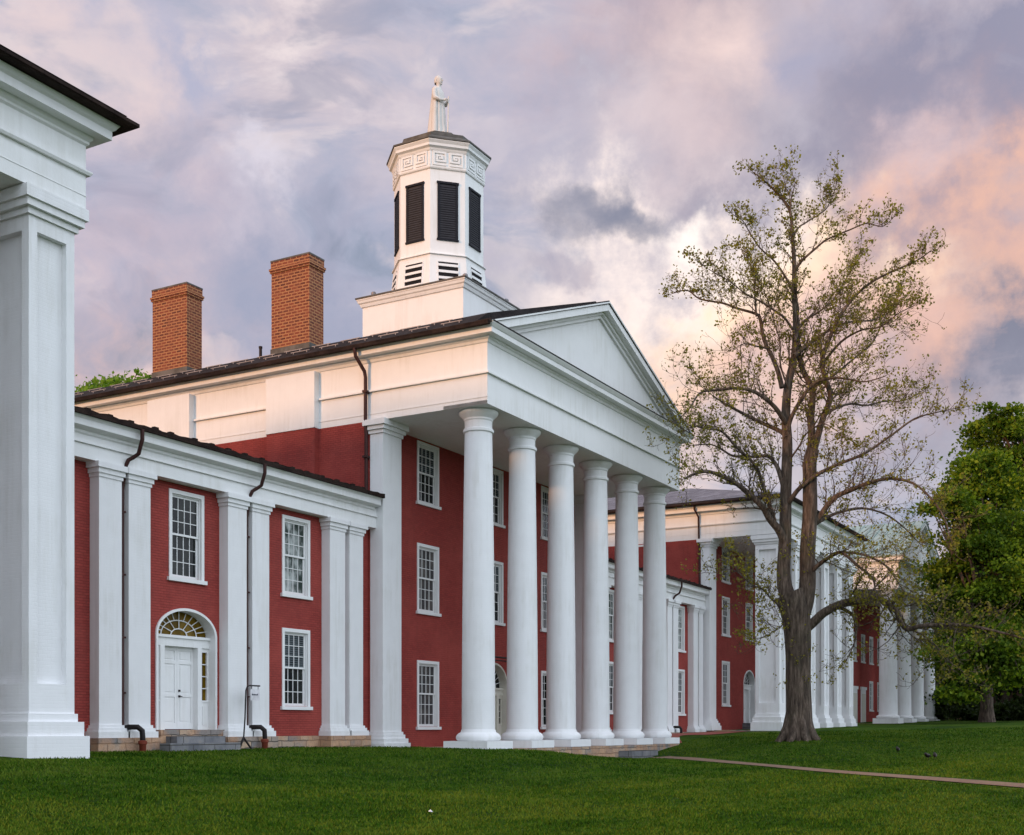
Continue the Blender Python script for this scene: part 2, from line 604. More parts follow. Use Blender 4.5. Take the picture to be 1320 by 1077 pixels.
class MB:
    def __init__(self):
        self.v, self.f = [], []

    def add(self, vs, fs):
        k = len(self.v)
        self.v += [tuple(p) for p in vs]
        self.f += [tuple(i + k for i in f) for f in fs]
        return self

    def box(self, x0, x1, y0, y1, z0, z1):
        return self.add([(x0, y0, z0), (x1, y0, z0), (x1, y1, z0), (x0, y1, z0), (x0, y0, z1), (x1, y0, z1), (x1, y1, z1), (x0, y1, z1)],
                        [(0, 3, 2, 1), (4, 5, 6, 7), (0, 1, 5, 4), (1, 2, 6, 5), (2, 3, 7, 6), (3, 0, 4, 7)])

    def quad(self, a, b, c, d):
        return self.add([a, b, c, d], [(0, 1, 2, 3)])

    def prism_y(self, poly, y0, y1):
        """polygon given as (x, z), counter-clockwise seen from -Y, pushed from y0 to y1"""
        n = len(poly)
        vs = [(x, y0, z) for x, z in poly] + [(x, y1, z) for x, z in poly]
        fs = [tuple(range(n)), tuple(range(2 * n - 1, n - 1, -1))]
        fs += [(i, i + n, (i + 1) % n + n, (i + 1) % n) for i in range(n)]
        return self.add(vs, fs)

    def ring(self, x0, x1, y0, y1, prof):
        """sweep a profile of (out, z) round a rectangle with mitred corners"""
        n = len(prof)
        vs = []
        for cx, cy, sx, sy in ((x0, y0, -1, -1), (x1, y0, 1, -1), (x1, y1, 1, 1), (x0, y1, -1, 1)):
            vs += [(cx + sx * o, cy + sy * o, z) for o, z in prof]
        fs = []
        for c in range(4):
            d = (c + 1) % 4
            for i in range(n - 1):
                fs.append((c * n + i, d * n + i, d * n + i + 1, c * n + i + 1))
        return self.add(vs, fs)

    def cappedring(self, x0, x1, y0, y1, prof):
        self.ring(x0, x1, y0, y1, prof)
        k = len(self.v) - 4 * len(prof)
        n = len(prof)
        self.f.append((k, k + 3 * n, k + 2 * n, k + n))
        self.f.append((k + n - 1, k + 2 * n - 1, k + 3 * n - 1, k + 4 * n - 1))
        return self

    def lathe(self, cx, cy, prof, seg=48, phase=0.0, cap=True):
        n = len(prof)
        vs = []
        for r, z in prof:
            for k in range(seg):
                a = phase + 2 * math.pi * k / seg
                vs.append((cx + r * math.cos(a), cy + r * math.sin(a), z))
        fs = []
        for i in range(n - 1):
            for k in range(seg):
                k2 = (k + 1) % seg
                fs.append((i * seg + k, i * seg + k2, (i + 1) * seg + k2, (i + 1) * seg + k))
        if cap:
            fs.append(tuple(range(seg - 1, -1, -1)))
            fs.append(tuple((n - 1) * seg + k for k in range(seg)))
        return self.add(vs, fs)

    def tube(self, pts, rad, seg=8):
        pts = [Vector(p) for p in pts]
        if not isinstance(rad, (list, tuple)):
            rad = [rad] * len(pts)
        vs, fs = [], []
        up = None
        for i, p in enumerate(pts):
            t = (pts[min(i + 1, len(pts) - 1)] - pts[max(i - 1, 0)])
            t = t.normalized() if t.length > 1e-9 else Vector((0, 0, 1))
            if up is None:
                up = Vector((1, 0, 0)) if abs(t.x) < 0.8 else Vector((0, 1, 0))
            a = (up - t * up.dot(t)).normalized()
            b = t.cross(a)
            up = a
            for k in range(seg):
                w = 2 * math.pi * k / seg
                vs.append(p + (a * math.cos(w) + b * math.sin(w)) * rad[i])
        for i in range(len(pts) - 1):
            for k in range(seg):
                k2 = (k + 1) % seg
                fs.append((i * seg + k, i * seg + k2, (i + 1) * seg + k2, (i + 1) * seg + k))
        fs.append(tuple(range(seg - 1, -1, -1)))
        fs.append(tuple((len(pts) - 1) * seg + k for k in range(seg)))
        return self.add(vs, fs)

    def mesh(self, name, mat, smooth=None):
        me = bpy.data.meshes.new(name)
        me.from_pydata(self.v, [], self.f)
        me.materials.append(mat)
        if smooth is not None:
            me.polygons.foreach_set('use_smooth', [True] * len(me.polygons))
            me.set_sharp_from_angle(angle=R(smooth))
        me.update()
        return me

    def part(self, name, mat, parent=None, smooth=None):
        """build with world coordinates"""
        return put(name, self.mesh(name, mat, smooth), parent)


def wall_front(mb, x0, x1, z0, z1, y, holes, depth=0.22, arches=()):
    """a wall facing -Y at plane y with rectangular holes (hx0, hx1, hz0, hz1) and their reveals; arched holes get spandrels"""
    allh = list(holes) + [(a[0] - a[1], a[0] + a[1], a[2], a[3] + a[4]) for a in arches]
    xs = sorted({x0, x1, *[h[0] for h in allh], *[h[1] for h in allh]})
    zs = sorted({z0, z1, *[h[2] for h in allh], *[h[3] for h in allh]})
    for i in range(len(xs) - 1):
        for j in range(len(zs) - 1):
            cx, cz = (xs[i] + xs[i + 1]) / 2, (zs[j] + zs[j + 1]) / 2
            if any(h[0] < cx < h[1] and h[2] < cz < h[3] for h in allh):
                continue
            mb.quad((xs[i], y, zs[j]), (xs[i + 1], y, zs[j]), (xs[i + 1], y, zs[j + 1]), (xs[i], y, zs[j + 1]))
    for h in holes:
        a, b, c, d = h
        mb.quad((a, y, c), (a, y, d), (a, y + depth, d), (a, y + depth, c))
        mb.quad((b, y, d), (b, y, c), (b, y + depth, c), (b, y + depth, d))
        mb.quad((a, y, d), (b, y, d), (b, y + depth, d), (a, y + depth, d))
        mb.quad((b, y, c), (a, y, c), (a, y + depth, c), (b, y + depth, c))
    for cx, hw, zb, zs_, rise in arches:
        n = 24
        pts = [(cx - hw * math.cos(math.pi * k / n), zs_ + rise * math.sin(math.pi * k / n)) for k in range(n + 1)]
        top = zs_ + rise
        for (ax, az), (bx, bz) in zip(pts[:-1], pts[1:]):
            mb.quad((ax, y, az), (bx, y, bz), (bx, y, top), (ax, y, top))
            mb.quad((ax, y, az), (ax, y + 0.4, az), (bx, y + 0.4, bz), (bx, y, bz))
        for sx in (-1, 1):
            mb.quad((cx + sx * hw, y, zb), (cx + sx * hw, y + 0.4, zb), (cx + sx * hw, y + 0.4, zs_), (cx + sx * hw, y, zs_))


# ------------------------------------------------------------------ windows (12 over 12 sashes), origin at the bottom centre on the wall face, looking -Y
WINDOW_MESH = {}


def window_meshes(w, h, cols=4, rows=3):
    key = (round(w, 3), round(h, 3), cols, rows)
    if key in WINDOW_MESH:
        return WINDOW_MESH[key]
    f = 0.115
    fr = MB()
    for s in (-1, 1):
        a, b = sorted((s * w / 2, s * (w / 2 - f)))
        fr.box(a, b, -0.03, 0.16, 0.0, h)
        a, b = sorted((s * (w / 2 - f), s * (w / 2 - f - 0.035)))
        fr.box(a, b, 0.035, 0.16, 0.0, h - f)
    fr.box(-w / 2 + f, w / 2 - f, -0.03, 0.16, h - f, h)
    fr.box(-w / 2 + f + 0.035, w / 2 - f - 0.035, 0.035, 0.16, h - f - 0.035, h - f)
    sill = MB().box(-w / 2 - 0.07, w / 2 + 0.07, -0.09, 0.16, -0.11, 0.0)
    iw = w / 2 - f - 0.035
    meet = h * 0.5
    out = {'frame': fr.mesh('window_frame', TRIM), 'sill': sill.mesh('window_sill', TRIM)}
    for nm, z0, z1, y in (('lower_sash', 0.0, meet + 0.03, 0.115), ('upper_sash', meet - 0.03, h - f - 0.035, 0.075)):
        m = MB()
        st = 0.055
        bot = 0.10 if nm == 'lower_sash' else 0.06
        m.box(-iw, -iw + st, y, y + 0.045, z0, z1)
        m.box(iw - st, iw, y, y + 0.045, z0, z1)
        m.box(-iw + st, iw - st, y, y + 0.045, z0, z0 + bot)
        m.box(-iw + st, iw - st, y, y + 0.045, z1 - 0.055, z1)
        gx0, gx1, gz0, gz1 = -iw + st, iw - st, z0 + bot, z1 - 0.055
        for k in range(1, cols):
            x = gx0 + (gx1 - gx0) * k / cols
            m.box(x - 0.011, x + 0.011, y + 0.006, y + 0.036, gz0, gz1)
        for k in range(1, rows):
            z = gz0 + (gz1 - gz0) * k / rows
            for c in range(cols):
                a = gx0 + (gx1 - gx0) * c / cols + (0.011 if c else 0)
                b = gx0 + (gx1 - gx0) * (c + 1) / cols - (0.011 if c < cols - 1 else 0)
                m.box(a, b, y + 0.006, y + 0.036, z - 0.011, z + 0.011)
        out[nm] = m.mesh(nm, TRIM)
        out[nm + '_glass'] = (gx0, gx1, gz0, gz1, y + 0.024)
    WINDOW_MESH[key] = out
    return out


def window(root, x, y, zb, w, h, glass_up=None, glass_low=None, rot=0.0):
    ms = window_meshes(w, h)
    o = put('window', ms['frame'], root, (x, y, zb), (0, 0, rot))
    sub('sill', ms['sill'], o)
    for nm, gm in (('upper_sash', glass_up or GLASS_DARK), ('lower_sash', glass_low or GLASS_DARK)):
        sub('sash', ms[nm], o)
        a, b, c, d, gy = ms[nm + '_glass']
        g = MB().quad((a, gy, c), (b, gy, c), (b, gy, d), (a, gy, d))
        sub('pane', g.mesh('pane', gm), o)
    return o


def hole(x, zb, w, h):
    return (x - w / 2 + 0.01, x + w / 2 - 0.01, zb + 0.01, zb + h - 0.01)


# ------------------------------------------------------------------ arched double door with sidelights and fanlight, origin at the sill centre on the wall face
def arched_door(root, x, y, z, hw, spring, rise, fan_mat, leaf_mat, leaf_hw=0.66):
    def arc(w, r, n=28):
        return [(-w * math.cos(math.pi * k / n), spring + r * math.sin(math.pi * k / n)) for k in range(n + 1)]
    tr = MB()
    t = 0.075
    outer, inner = arc(hw, rise), arc(hw - t, rise - t)
    for i in range(len(outer) - 1):
        poly = [outer[i], inner[i], inner[i + 1], outer[i + 1]]
        tr.prism_y([poly[0], poly[1], poly[2], poly[3]], -0.05, 0.38)
    for s in (-1, 1):
        a, b = sorted((s * hw, s * (hw - t)))
        tr.box(a, b, -0.05, 0.38, 0.0, spring)
    # transom, jambs and the dado panels under the sidelights
    tb = spring - 0.30
    tr.box(-hw + t, hw - t, 0.20, 0.42, tb, spring - 0.06)
    tr.box(-hw + t, hw - t, 0.15, 0.42, spring - 0.06, spring + 0.02)
    for s in (-1, 1):
        a, b = sorted((s * leaf_hw, s * (leaf_hw + 0.17)))
        tr.box(a, b, 0.19, 0.46, 0.0, tb)
        a, b = sorted((s * (leaf_hw + 0.17), s * (hw - t)))
        tr.box(a, b, 0.24, 0.42, 0.0, 0.82)
        tr.box(a + 0.06, b - 0.06, 0.225, 0.24, 0.14, 0.70)
        tr.box(a, b, 0.22, 0.42, 0.82, 0.87)
        tr.box(a, b, 0.24, 0.42, tb - 0.12, tb)
        tr.box(a, a + 0.045, 0.24, 0.42, 0.87, tb - 0.12)
        tr.box(b - 0.045, b, 0.24, 0.42, 0.87, tb - 0.12)
        for k in range(1, 4):
            zz = 0.87 + (tb - 0.99) * k / 4
            tr.box(a + 0.045, b - 0.045, 0.26, 0.32, zz - 0.013, zz + 0.013)
    d = put('door', tr.mesh('door_surround', leaf_mat if leaf_mat is CREAMY else WHITE), root, (x, y, z))
    for s in (-1, 1):
        a, b = sorted((s * (leaf_hw + 0.17), s * (hw - t)))
        g = MB().quad((a, 0.30, 0.87), (b, 0.30, 0.87), (b, 0.30, tb - 0.12), (a, 0.30, tb - 0.12))
        sub('sidelight', g.mesh('sidelight', fan_mat), d)
    # fanlight glass and its bars
    gp = [(px * 0.99, 0.33, pz) for px, pz in arc(hw - t, rise - t)]
    g = MB().add(gp, [tuple(range(len(gp)))])
    fo = sub('fanlight', g.mesh('fanlight', fan_mat), d)
    bars = MB()
    w2, r2 = hw - t, rise - t
    for fr_ in (0.62, 0.28):
        pts = [(-w2 * fr_ * math.cos(math.pi * k / 20), 0.30, spring + 0.02 + (r2 * fr_) * math.sin(math.pi * k / 20)) for k in range(21)]
        bars.tube(pts, 0.018, 5)
    for k in range(1, 12):
        a = math.pi * k / 12
        i0 = 0.62 if k % 2 else 0.28
        bars.tube([(-w2 * i0 * math.cos(a), 0.30, spring + 0.02 + r2 * i0 * math.sin(a)), (-w2 * math.cos(a), 0.30, spring + 0.02 + r2 * math.sin(a) * 0.98)], 0.014, 5)
    sub('glazing_bar', bars.mesh('glazing_bar', WHITE), d)
    # two panelled leaves
    for s in (-1, 1):
        m = MB()
        a, b = sorted((s * 0.004, s * leaf_hw))
        m.box(a, b, 0.40, 0.44, 0.02, tb)
        st = 0.085
        m.box(a, a + st, 0.375, 0.40, 0.02, tb)
        m.box(b - st, b, 0.375, 0.40, 0.02, tb)
        H = tb - 0.02
        for z0, z1 in ((0.02, 0.20), (0.40 * H, 0.40 * H + 0.10), (0.80 * H, 0.80 * H + 0.10), (tb - 0.11, tb)):
            m.box(a + st, b - st, 0.375, 0.40, z0, z1)
        for z0, z1 in ((0.20, 0.40 * H), (0.40 * H + 0.10, 0.80 * H), (0.80 * H + 0.10, tb - 0.11)):
            m.box(a + st + 0.05, b - st - 0.05, 0.385, 0.40, z0 + 0.05, z1 - 0.05)
        sub('door_leaf', m.mesh('door_leaf', leaf_mat), d)
    lk = MB().box(0.05, 0.115, 0.345, 0.375, 1.11, 1.17)
    sub('door_lock', lk.mesh('door_lock', IRON), d)
    hnd = MB().box(0.05, 0.115, 0.345, 0.375, 0.95, 1.01).box(0.06, 0.17, 0.325, 0.345, 0.965, 0.99)
    sub('door_handle', hnd.mesh('door_handle', IRON), d)
    return d


def pier_steps(mb, x0, x1, y0, y1, zb, zt, base, cap, panel=0.0):
    """square pier or pilaster: stepped base (list of (height, out)), shaft, stepped capital"""
    z = zb
    for h, o in base:
        mb.box(x0 - o, x1 + o, y0 - o, y1 + o, z, z + h)
        z += h
    zc = zt - sum(h for h, o in cap)
    if panel:
        # shaft with a sunk panel on each side: corner posts, rails and a core
        c = 0.21
        d = panel
        mb.box(x0 + d, x1 - d, y0 + d, y1 - d, z, zc)
        for ax, bx in ((x0, x0 + c), (x1 - c, x1)):
            for ay, by in ((y0, y0 + c), (y1 - c, y1)):
                mb.box(ax, bx, ay, by, z, zc)
        for za, zb_ in ((z, z + 0.62), (zc - 0.30, zc)):
            mb.box(x0 + c, x1 - c, y0, y0 + d + 0.01, za, zb_)
            mb.box(x0 + c, x1 - c, y1 - d - 0.01, y1, za, zb_)
            mb.box(x0, x0 + d + 0.01, y0 + c, y1 - c, za, zb_)
            mb.box(x1 - d - 0.01, x1, y0 + c, y1 - c, za, zb_)
    else:
        mb.box(x0, x1, y0, y1, z, zc)
    z = zc
    for h, o in cap:
        mb.box(x0 - o, x1 + o, y0 - o, y1 + o, z, z + h)
        z += h
    return mb
# ------------------------------------------------------------------ ground
GP = np.array([(0, 0, 0), (-20, 0, -.2), (-30, 30, .9), (16, 9, .12), (11, 14, .35), (14, 17, .78), (25, 0, .05), (18, 20, 1.0), (5, 20, 1.0), (21, 23.5, 1.02),
               (27, 24, 1.02), (34, 24, 1.0), (35, 20.3, .94), (38.0, 20.1, .82), (39.5, 20.2, .68), (42, 20.2, .50), (44.5, 20.1, .44), (47, 19.6, .42), (52.5, 20.2, .90), (54, 24, 1.30), (29.2, 2.9, .35),
               (34.4, 9.2, .45), (39, 12.9, .46), (43.5, 16.6, .47), (31, 5.6, .42), (28, 12, .38), (22, 15, .42), (38, 17.5, .62), (48.5, 17.6, .72), (51.3, 14.9, 1.12), (60, 22, 1.27), (68, 20, 1.5), (68, 24, 1.42), (85, 19.5, 1.78), (99, 19, 2.0), (117, 19, 2.3),
               (95, 13, 2.08), (60, 5, 1.2), (75, 0, 1.9), (120, 5, 2.5), (50, 0, .95), (40, 3, .62), (54, 6, 1.0), (45, 30, 1.0), (20, 40, 1.2), (60, 50, 1.4), (90, 45, 1.8),
               (120, 40, 2.4), (170, 15, 2.9), (170, 60, 3.0), (170, -50, 3.0), (0, -40, -.4), (60, -50, 1.0), (110, -40, 2.4), (-40, -40, -.5), (0, 80, 1.3), (100, 90, 2.0)], float)


def _phi(r):
    return np.sqrt(r * r + 9.0)


_A = _phi(np.linalg.norm(GP[:, None, :2] - GP[None, :, :2], axis=2))
_GW = np.linalg.solve(_A + np.eye(len(GP)) * 0.002, GP[:, 2] - 1.0)


def ground(x, y):
    x, y = np.atleast_1d(np.asarray(x, float)), np.atleast_1d(np.asarray(y, float))
    xc, yc = np.clip(x, -45, 175), np.clip(y, -55, 95)
    r = np.sqrt((xc[:, None] - GP[None, :, 0]) ** 2 + (yc[:, None] - GP[None, :, 1]) ** 2)
    z = 1.0 + _phi(r) @ _GW
    return np.clip(z, -0.8, 3.2)


def gz(x, y):
    return float(ground(x, y)[0])


def lines(segs):
    out = []
    for a, b, st in segs:
        out += list(np.arange(a, b, st))
    return np.array(out + [segs[-1][1]])


gx = lines([(-900, -60, 60), (-60, -6, 3), (-6, 62, 0.4), (62, 125, 0.9), (125, 185, 5), (185, 1500, 60)])
gy = lines([(-900, -60, 60), (-60, -6, 3), (-6, 27, 0.4), (27, 60, 2), (60, 100, 5), (100, 1200, 60)])
XX, YY = np.meshgrid(gx, gy)
zz = np.concatenate([ground(a, b) for a, b in zip(XX, YY)])
verts = np.stack([XX.ravel(), YY.ravel(), zz], 1)
nx, ny = len(gx), len(gy)
idx = np.arange(nx * ny).reshape(ny, nx)
faces = np.stack([idx[:-1, :-1], idx[:-1, 1:], idx[1:, 1:], idx[1:, :-1]], -1).reshape(-1, 4)


def np_mesh(name, v, f, mat, smooth=False):
    me = bpy.data.meshes.new(name)
    k = f.shape[1]
    me.vertices.add(len(v))
    me.vertices.foreach_set('co', np.ascontiguousarray(v, dtype=np.float32).ravel())
    me.loops.add(f.size)
    me.loops.foreach_set('vertex_index', np.ascontiguousarray(f, dtype=np.int32).ravel())
    me.polygons.add(len(f))
    me.polygons.foreach_set('loop_start', np.arange(0, f.size, k, dtype=np.int32))
    if smooth:
        me.polygons.foreach_set('use_smooth', np.ones(len(f), bool))
    me.materials.append(mat)
    me.update(calc_edges=True)
    return me


tag(put('lawn', np_mesh('lawn', verts, faces, LAWN, True)), kind='structure')


def strip(name, pts, width, mat, lift=0.02, n=160):
    """a paved strip that follows the ground"""
    pts = [Vector((*p, 0)) for p in pts]
    P = []
    for i in range(len(pts) - 1):                     # Catmull-Rom
        p0, p1, p2, p3 = pts[max(i - 1, 0)], pts[i], pts[i + 1], pts[min(i + 2, len(pts) - 1)]
        for k in range(n // (len(pts) - 1)):
            t = k / (n // (len(pts) - 1))
            P.append(0.5 * ((2 * p1) + (p2 - p0) * t + (2 * p0 - 5 * p1 + 4 * p2 - p3) * t * t + (3 * p1 - p0 - 3 * p2 + p3) * t ** 3))
    P.append(pts[-1])
    vs = []
    for i, p in enumerate(P):
        t = (P[min(i + 1, len(P) - 1)] - P[max(i - 1, 0)]).normalized()
        s = Vector((t.y, -t.x, 0))
        for k in range(5):
            q = p + s * width * (k / 4 - 0.5)
            vs.append((q.x, q.y, gz(q.x, q.y) + lift))
    fs = [(i * 5 + k, (i + 1) * 5 + k, (i + 1) * 5 + k + 1, i * 5 + k + 1) for i in range(len(P) - 1) for k in range(4)]
    m = MB().add(vs, fs)
    return tag(m.part(name, mat), kind='structure')


PATH_PTS = [(47.3, 19.6), (43.5, 16.6), (39.0, 12.9), (34.4, 9.2), (31.0, 5.6), (29.2, 2.9), (28.2, 0.0), (28.0, -6.0)]
strip('brick_path', PATH_PTS, 0.85, PAVING)
strip('brick_walkway', [(52.4, 21.8), (56, 23.2), (62, 23.4), (67.6, 23.6)], 2.2, RED_PAVING, 0.03)

# ------------------------------------------------------------------ central portico building
XL, XR, YF, YW, YB = 35.0, 52.3, 20.7, 25.5, 43.5
XC = (XL + XR) / 2
Z0 = 0.95
E = EYE
ARCH, TAEN, BED, EAVE = 10.82 + E, 11.83 + E, 12.86 + E, 13.30 + E
main = thing('portico_hall', 'central red brick hall with six white round columns, pediment, octagonal cupola and two chimneys', 'building', (XC, YF, Z0))
WBX = (38.68, XC, 48.55)
ROWS = ((0.01 + E, 2.50), (4.36 + E, 2.55), (8.47 + E, 2.28))
mb = MB()
holes = [hole(x, z, 1.5, h) for x in WBX for k, (z, h) in enumerate(ROWS) if not (x == XC and k == 0)]
wall_front(mb, XL, XR, 0.3, ARCH, YW, holes, 0.22, [(XC, 1.12, 0.97, 0.97 + 2.35, 1.05)])
mb.quad((XL, YB, 0.3), (XL, YW, 0.3), (XL, YW, ARCH), (XL, YB, ARCH))
mb.quad((XR, YW, 0.3), (XR, YB, 0.3), (XR, YB, ARCH), (XR, YW, ARCH))
mb.quad((XR, YB, 0.3), (XL, YB, 0.3), (XL, YB, ARCH), (XR, YB, ARCH))
BR = ((27.8, 30.05), (33.9, 36.1))
for a, b in BR:
    mb.box(XL - 0.25, XL + 0.1, a, b, 0.3, ARCH)
mb.part('wall', RED, main)
gl = {(0, 0): (GLASS_CURTAIN, GLASS_CURTAIN), (0, 1): (GLASS_CURTAIN, GLASS_CURTAIN), (0, 2): (GLASS_BLIND, GLASS_DARK),
      (2, 1): (GLASS_BLIND, GLASS_CURTAIN), (2, 0): (GLASS_DARK, GLASS_DARK)}
for i, x in enumerate(WBX):
    for k, (z, h) in enumerate(ROWS):
        if i == 1 and k == 0:
            continue
        gu, gl_ = gl.get((i, k), (GLASS_BLIND, GLASS_DARK))
        window(main, x, YW, z, 1.5, h, gu, gl_)
arched_door(main, XC, YW, 0.97, 1.12, 2.35, 1.05, GLASS_DARK, CREAMY, 0.58)
# iron lantern bracket over the door
m = MB().tube([(XC - 1.3, YW - 0.6, 4.55), (XC + 1.3, YW - 0.6, 4.55)], 0.035, 6).tube([(XC - 1.25, YW, 4.75), (XC - 1.25, YW - 0.6, 4.55)], 0.03, 6).tube([(XC + 1.25, YW, 4.75), (XC + 1.25, YW - 0.6, 4.55)], 0.03, 6)
m.tube([(XC - 1.3, YW - 0.55, 4.42), (XC + 1.3, YW - 0.55, 4.42)], 0.025, 6)
m.part('iron_rail', IRON, main)

# portico floor on a rubble base
m = MB().box(XL + 0.02, XR - 0.02, YF + 0.02, YW, -0.2, Z0 - 0.01)
m.part('portico_base', STONE, main)
m = MB().box(45.6, 48.3, YF - 0.60, YF + 0.02, -0.2, 0.72)
m.part('step', GREYSTONE, main)

# pilasters on the back wall
PBASE = [(0.28, 0.24), (0.16, 0.18), (0.14, 0.10), (0.10, 0.05)]
PCAP = [(0.13, 0.05), (0.14, 0.12), (0.20, 0.20)]
for x0, x1 in ((XL - 0.02, XL + 1.12), (XR - 1.12, XR + 0.02)):
    pier_steps(MB(), x0, x1, YW - 0.55, YW - 0.002, Z0 - 0.1, ARCH, PBASE, PCAP).part('pilaster', COLUMN_WHITE, main)

# columns: plinth, torus, tapering shaft, necking ring, echinus, abacus
CY = YF + 0.87
CX = [XL + 0.87 + k * (XR - XL - 1.74) / 5 for k in range(6)]
sh = []
for k in range(15):
    t = k / 14
    sh.append((0.575 - 0.10 * t ** 1.6, 0.66 + t * (10.83 - 0.66)))
shaft = MB().lathe(0, 0, sh[:14] + [(0.475, 10.80)] + [(0.475, 10.83), (0.525, 10.85), (0.535, 10.90), (0.525, 10.95), (0.478, 10.97), (0.478, 11.22), (0.50, 11.24),
                   (0.51, 11.27), (0.50, 11.30), (0.52, 11.33), (0.585, 11.38), (0.645, 11.44), (0.685, 11.50), (0.69, 11.55), (0.66, 11.57)], 56)
base = MB().lathe(0, 0, [(0.70, 0.27), (0.745, 0.30), (0.775, 0.36), (0.775, 0.42), (0.745, 0.48), (0.69, 0.53), (0.63, 0.56), (0.61, 0.58), (0.60, 0.63), (0.578, 0.67)], 56)
plinth = MB().box(-0.87, 0.87, -0.87, 0.87, 0.0, 0.27)
abac = MB().box(-0.87, 0.87, -0.868, 0.87, 11.57, 11.69)
sm, bm_, pm, am = shaft.mesh('column_shaft', COLUMN_WHITE, 40), base.mesh('column_base', COLUMN_WHITE, 40), plinth.mesh('column_plinth', COLUMN_WHITE), abac.mesh('abacus', WHITE)
for x in CX:
    c = put('column', sm, main, (x, CY, Z0))
    sub('base_moulding', bm_, c)
    sub('plinth', pm, c)
    sub('abacus', am, c)

# entablature
m = MB().box(XL, XR, YF, YB, ARCH, EAVE - 0.02)
m.ring(XL, XR, YF, YB, [(-0.03, TAEN - 0.03), (0.0, TAEN - 0.001), (0.095, TAEN), (0.095, TAEN + 0.06), (0, TAEN + 0.09)])
for a, b in ((YF - 0.014, BR[0][0]), (BR[0][1], BR[1][0]), (BR[1][1], YB)):
    m.box(XL - 0.016, XL + 0.05, a, b, 11.05 + E, 11.09 + E)
for a, b in BR:
    m.box(XL - 0.28, XL + 0.05, a - 0.012, b + 0.012, ARCH + 0.004, BED)
m.part('entablature', WHITE, main)
m = MB().ring(XL, XR, YF, YB, [(0, BED), (0.04, BED + 0.02), (0.07, BED + 0.10), (0.14, BED + 0.14), (0.14, BED + 0.19), (0.40, BED + 0.20), (0.40, BED + 0.36),
                               (0.43, BED + 0.38), (0.50, BED + 0.47), (0.52, BED + 0.50), (-0.3, BED + 0.51)])
m.part('cornice', WHITE, main)
# roof: two slopes; the eave stands just over the cornice
EX = 0.56
apex = 18.50
slope = (apex - (EAVE + 0.12)) / (XC - XL + EX)
YR0, YR1 = YF - 0.47, YB + 0.4
m = MB()
for s, xe in ((-1, XL - EX), (1, XR + EX)):
    m.prism_y([(xe, EAVE - 0.01), (xe, EAVE + 0.12), (xe - s * 0.85, EAVE + 0.66), (XC, apex + 0.09), (XC, apex - 0.10)][::s], YF + 0.12, YR1)
    m.prism_y([(xe, EAVE + 0.0), (xe, EAVE + 0.14), (XC, apex + 0.02), (XC, apex - 0.12)][::s], YR0, YF + 0.12)
# horizontal flashing on the front cornice
m.box(XL - 0.46, XR + 0.46, YF - 0.53, YF + 0.05, BED + 0.512, BED + 0.55)
roof = m.part('roof', SLATE_ROOF, main)
# gutters along both eaves
for s, xe in ((-1, XL - EX), (1, XR + EX)):
    g = MB()
    a, b = sorted((xe + s * 0.09, xe - s * 0.05))
    g.box(a, b, YF - 0.40, YB, EAVE - 0.05, EAVE + 0.09)
    g.part('gutter', BROWN_ROOF, main)
# snow guards: short rails in two rows above the left eave
sgm = MB().box(-0.012, 0.012, 0, 0.85, 0.05, 0.075).box(-0.01, 0.01, 0.1, 0.13, -0.02, 0.05).box(-0.01, 0.01, 0.72, 0.75, -0.02, 0.05).mesh('snow_guard', SNOWMETAL)
for row, (dx, ph) in enumerate(((0.26, 0.0), (0.60, 0.6))):
    x = XL - EX + dx
    z = EAVE + 0.12 + 0.635 * dx
    y = YF + 0.8 + ph
    while y < YB:
        put('snow_guard', sgm, main, (x, y, z))
        y += 1.3
m = MB().lathe(36.2, 31.6, [(0.06, EAVE + 0.5), (0.06, EAVE + 1.35), (0.075, EAVE + 1.35), (0.075, EAVE + 1.42)], 10)
m.part('vent_pipe', IRON, main)


def raking(mb, x_eave, z_eave, xc, za, bands):
    """white raking cornice: bands of (top offset, bottom offset, y front) below the roof line"""
    for t0, t1, y0, y1 in bands:
        for s in (-1, 1):
            xe = xc + s * (xc - x_eave)
            k = (za - z_eave) / (xc - x_eave)
            # bottom edge stops where it meets the horizontal cornice
            d1 = max(0.0, (t1 - 0.0) / k)
            d0 = max(0.0, t0 / k)
            pl = [(xe - s * d0, z_eave), (xe - s * d1, z_eave), (xc, za - t1), (xc, za - t0)]
            mb.prism_y(pl if s == -1 else pl[::-1], y0, y1)


m = MB()
raking(m, XL - EX + 0.04, EAVE + 0.085, XC, apex - 0.03, [(0.06, 0.34, YF - 0.44, YF + 0.02), (0.0, 0.06, YF - 0.50, YF + 0.02), (0.34, 0.46, YF - 0.20, YF + 0.02), (0.46, 0.60, YF - 0.10, YF + 0.02)])
m.part('raking_cornice', WHITE, main)
m = MB().prism_y([(XL + 0.1, EAVE + 0.02), (XR - 0.1, EAVE + 0.02), (XC, apex - 0.25)], YF + 0.0, YF + 0.3)
m.part('tympanum', WHITE, main)

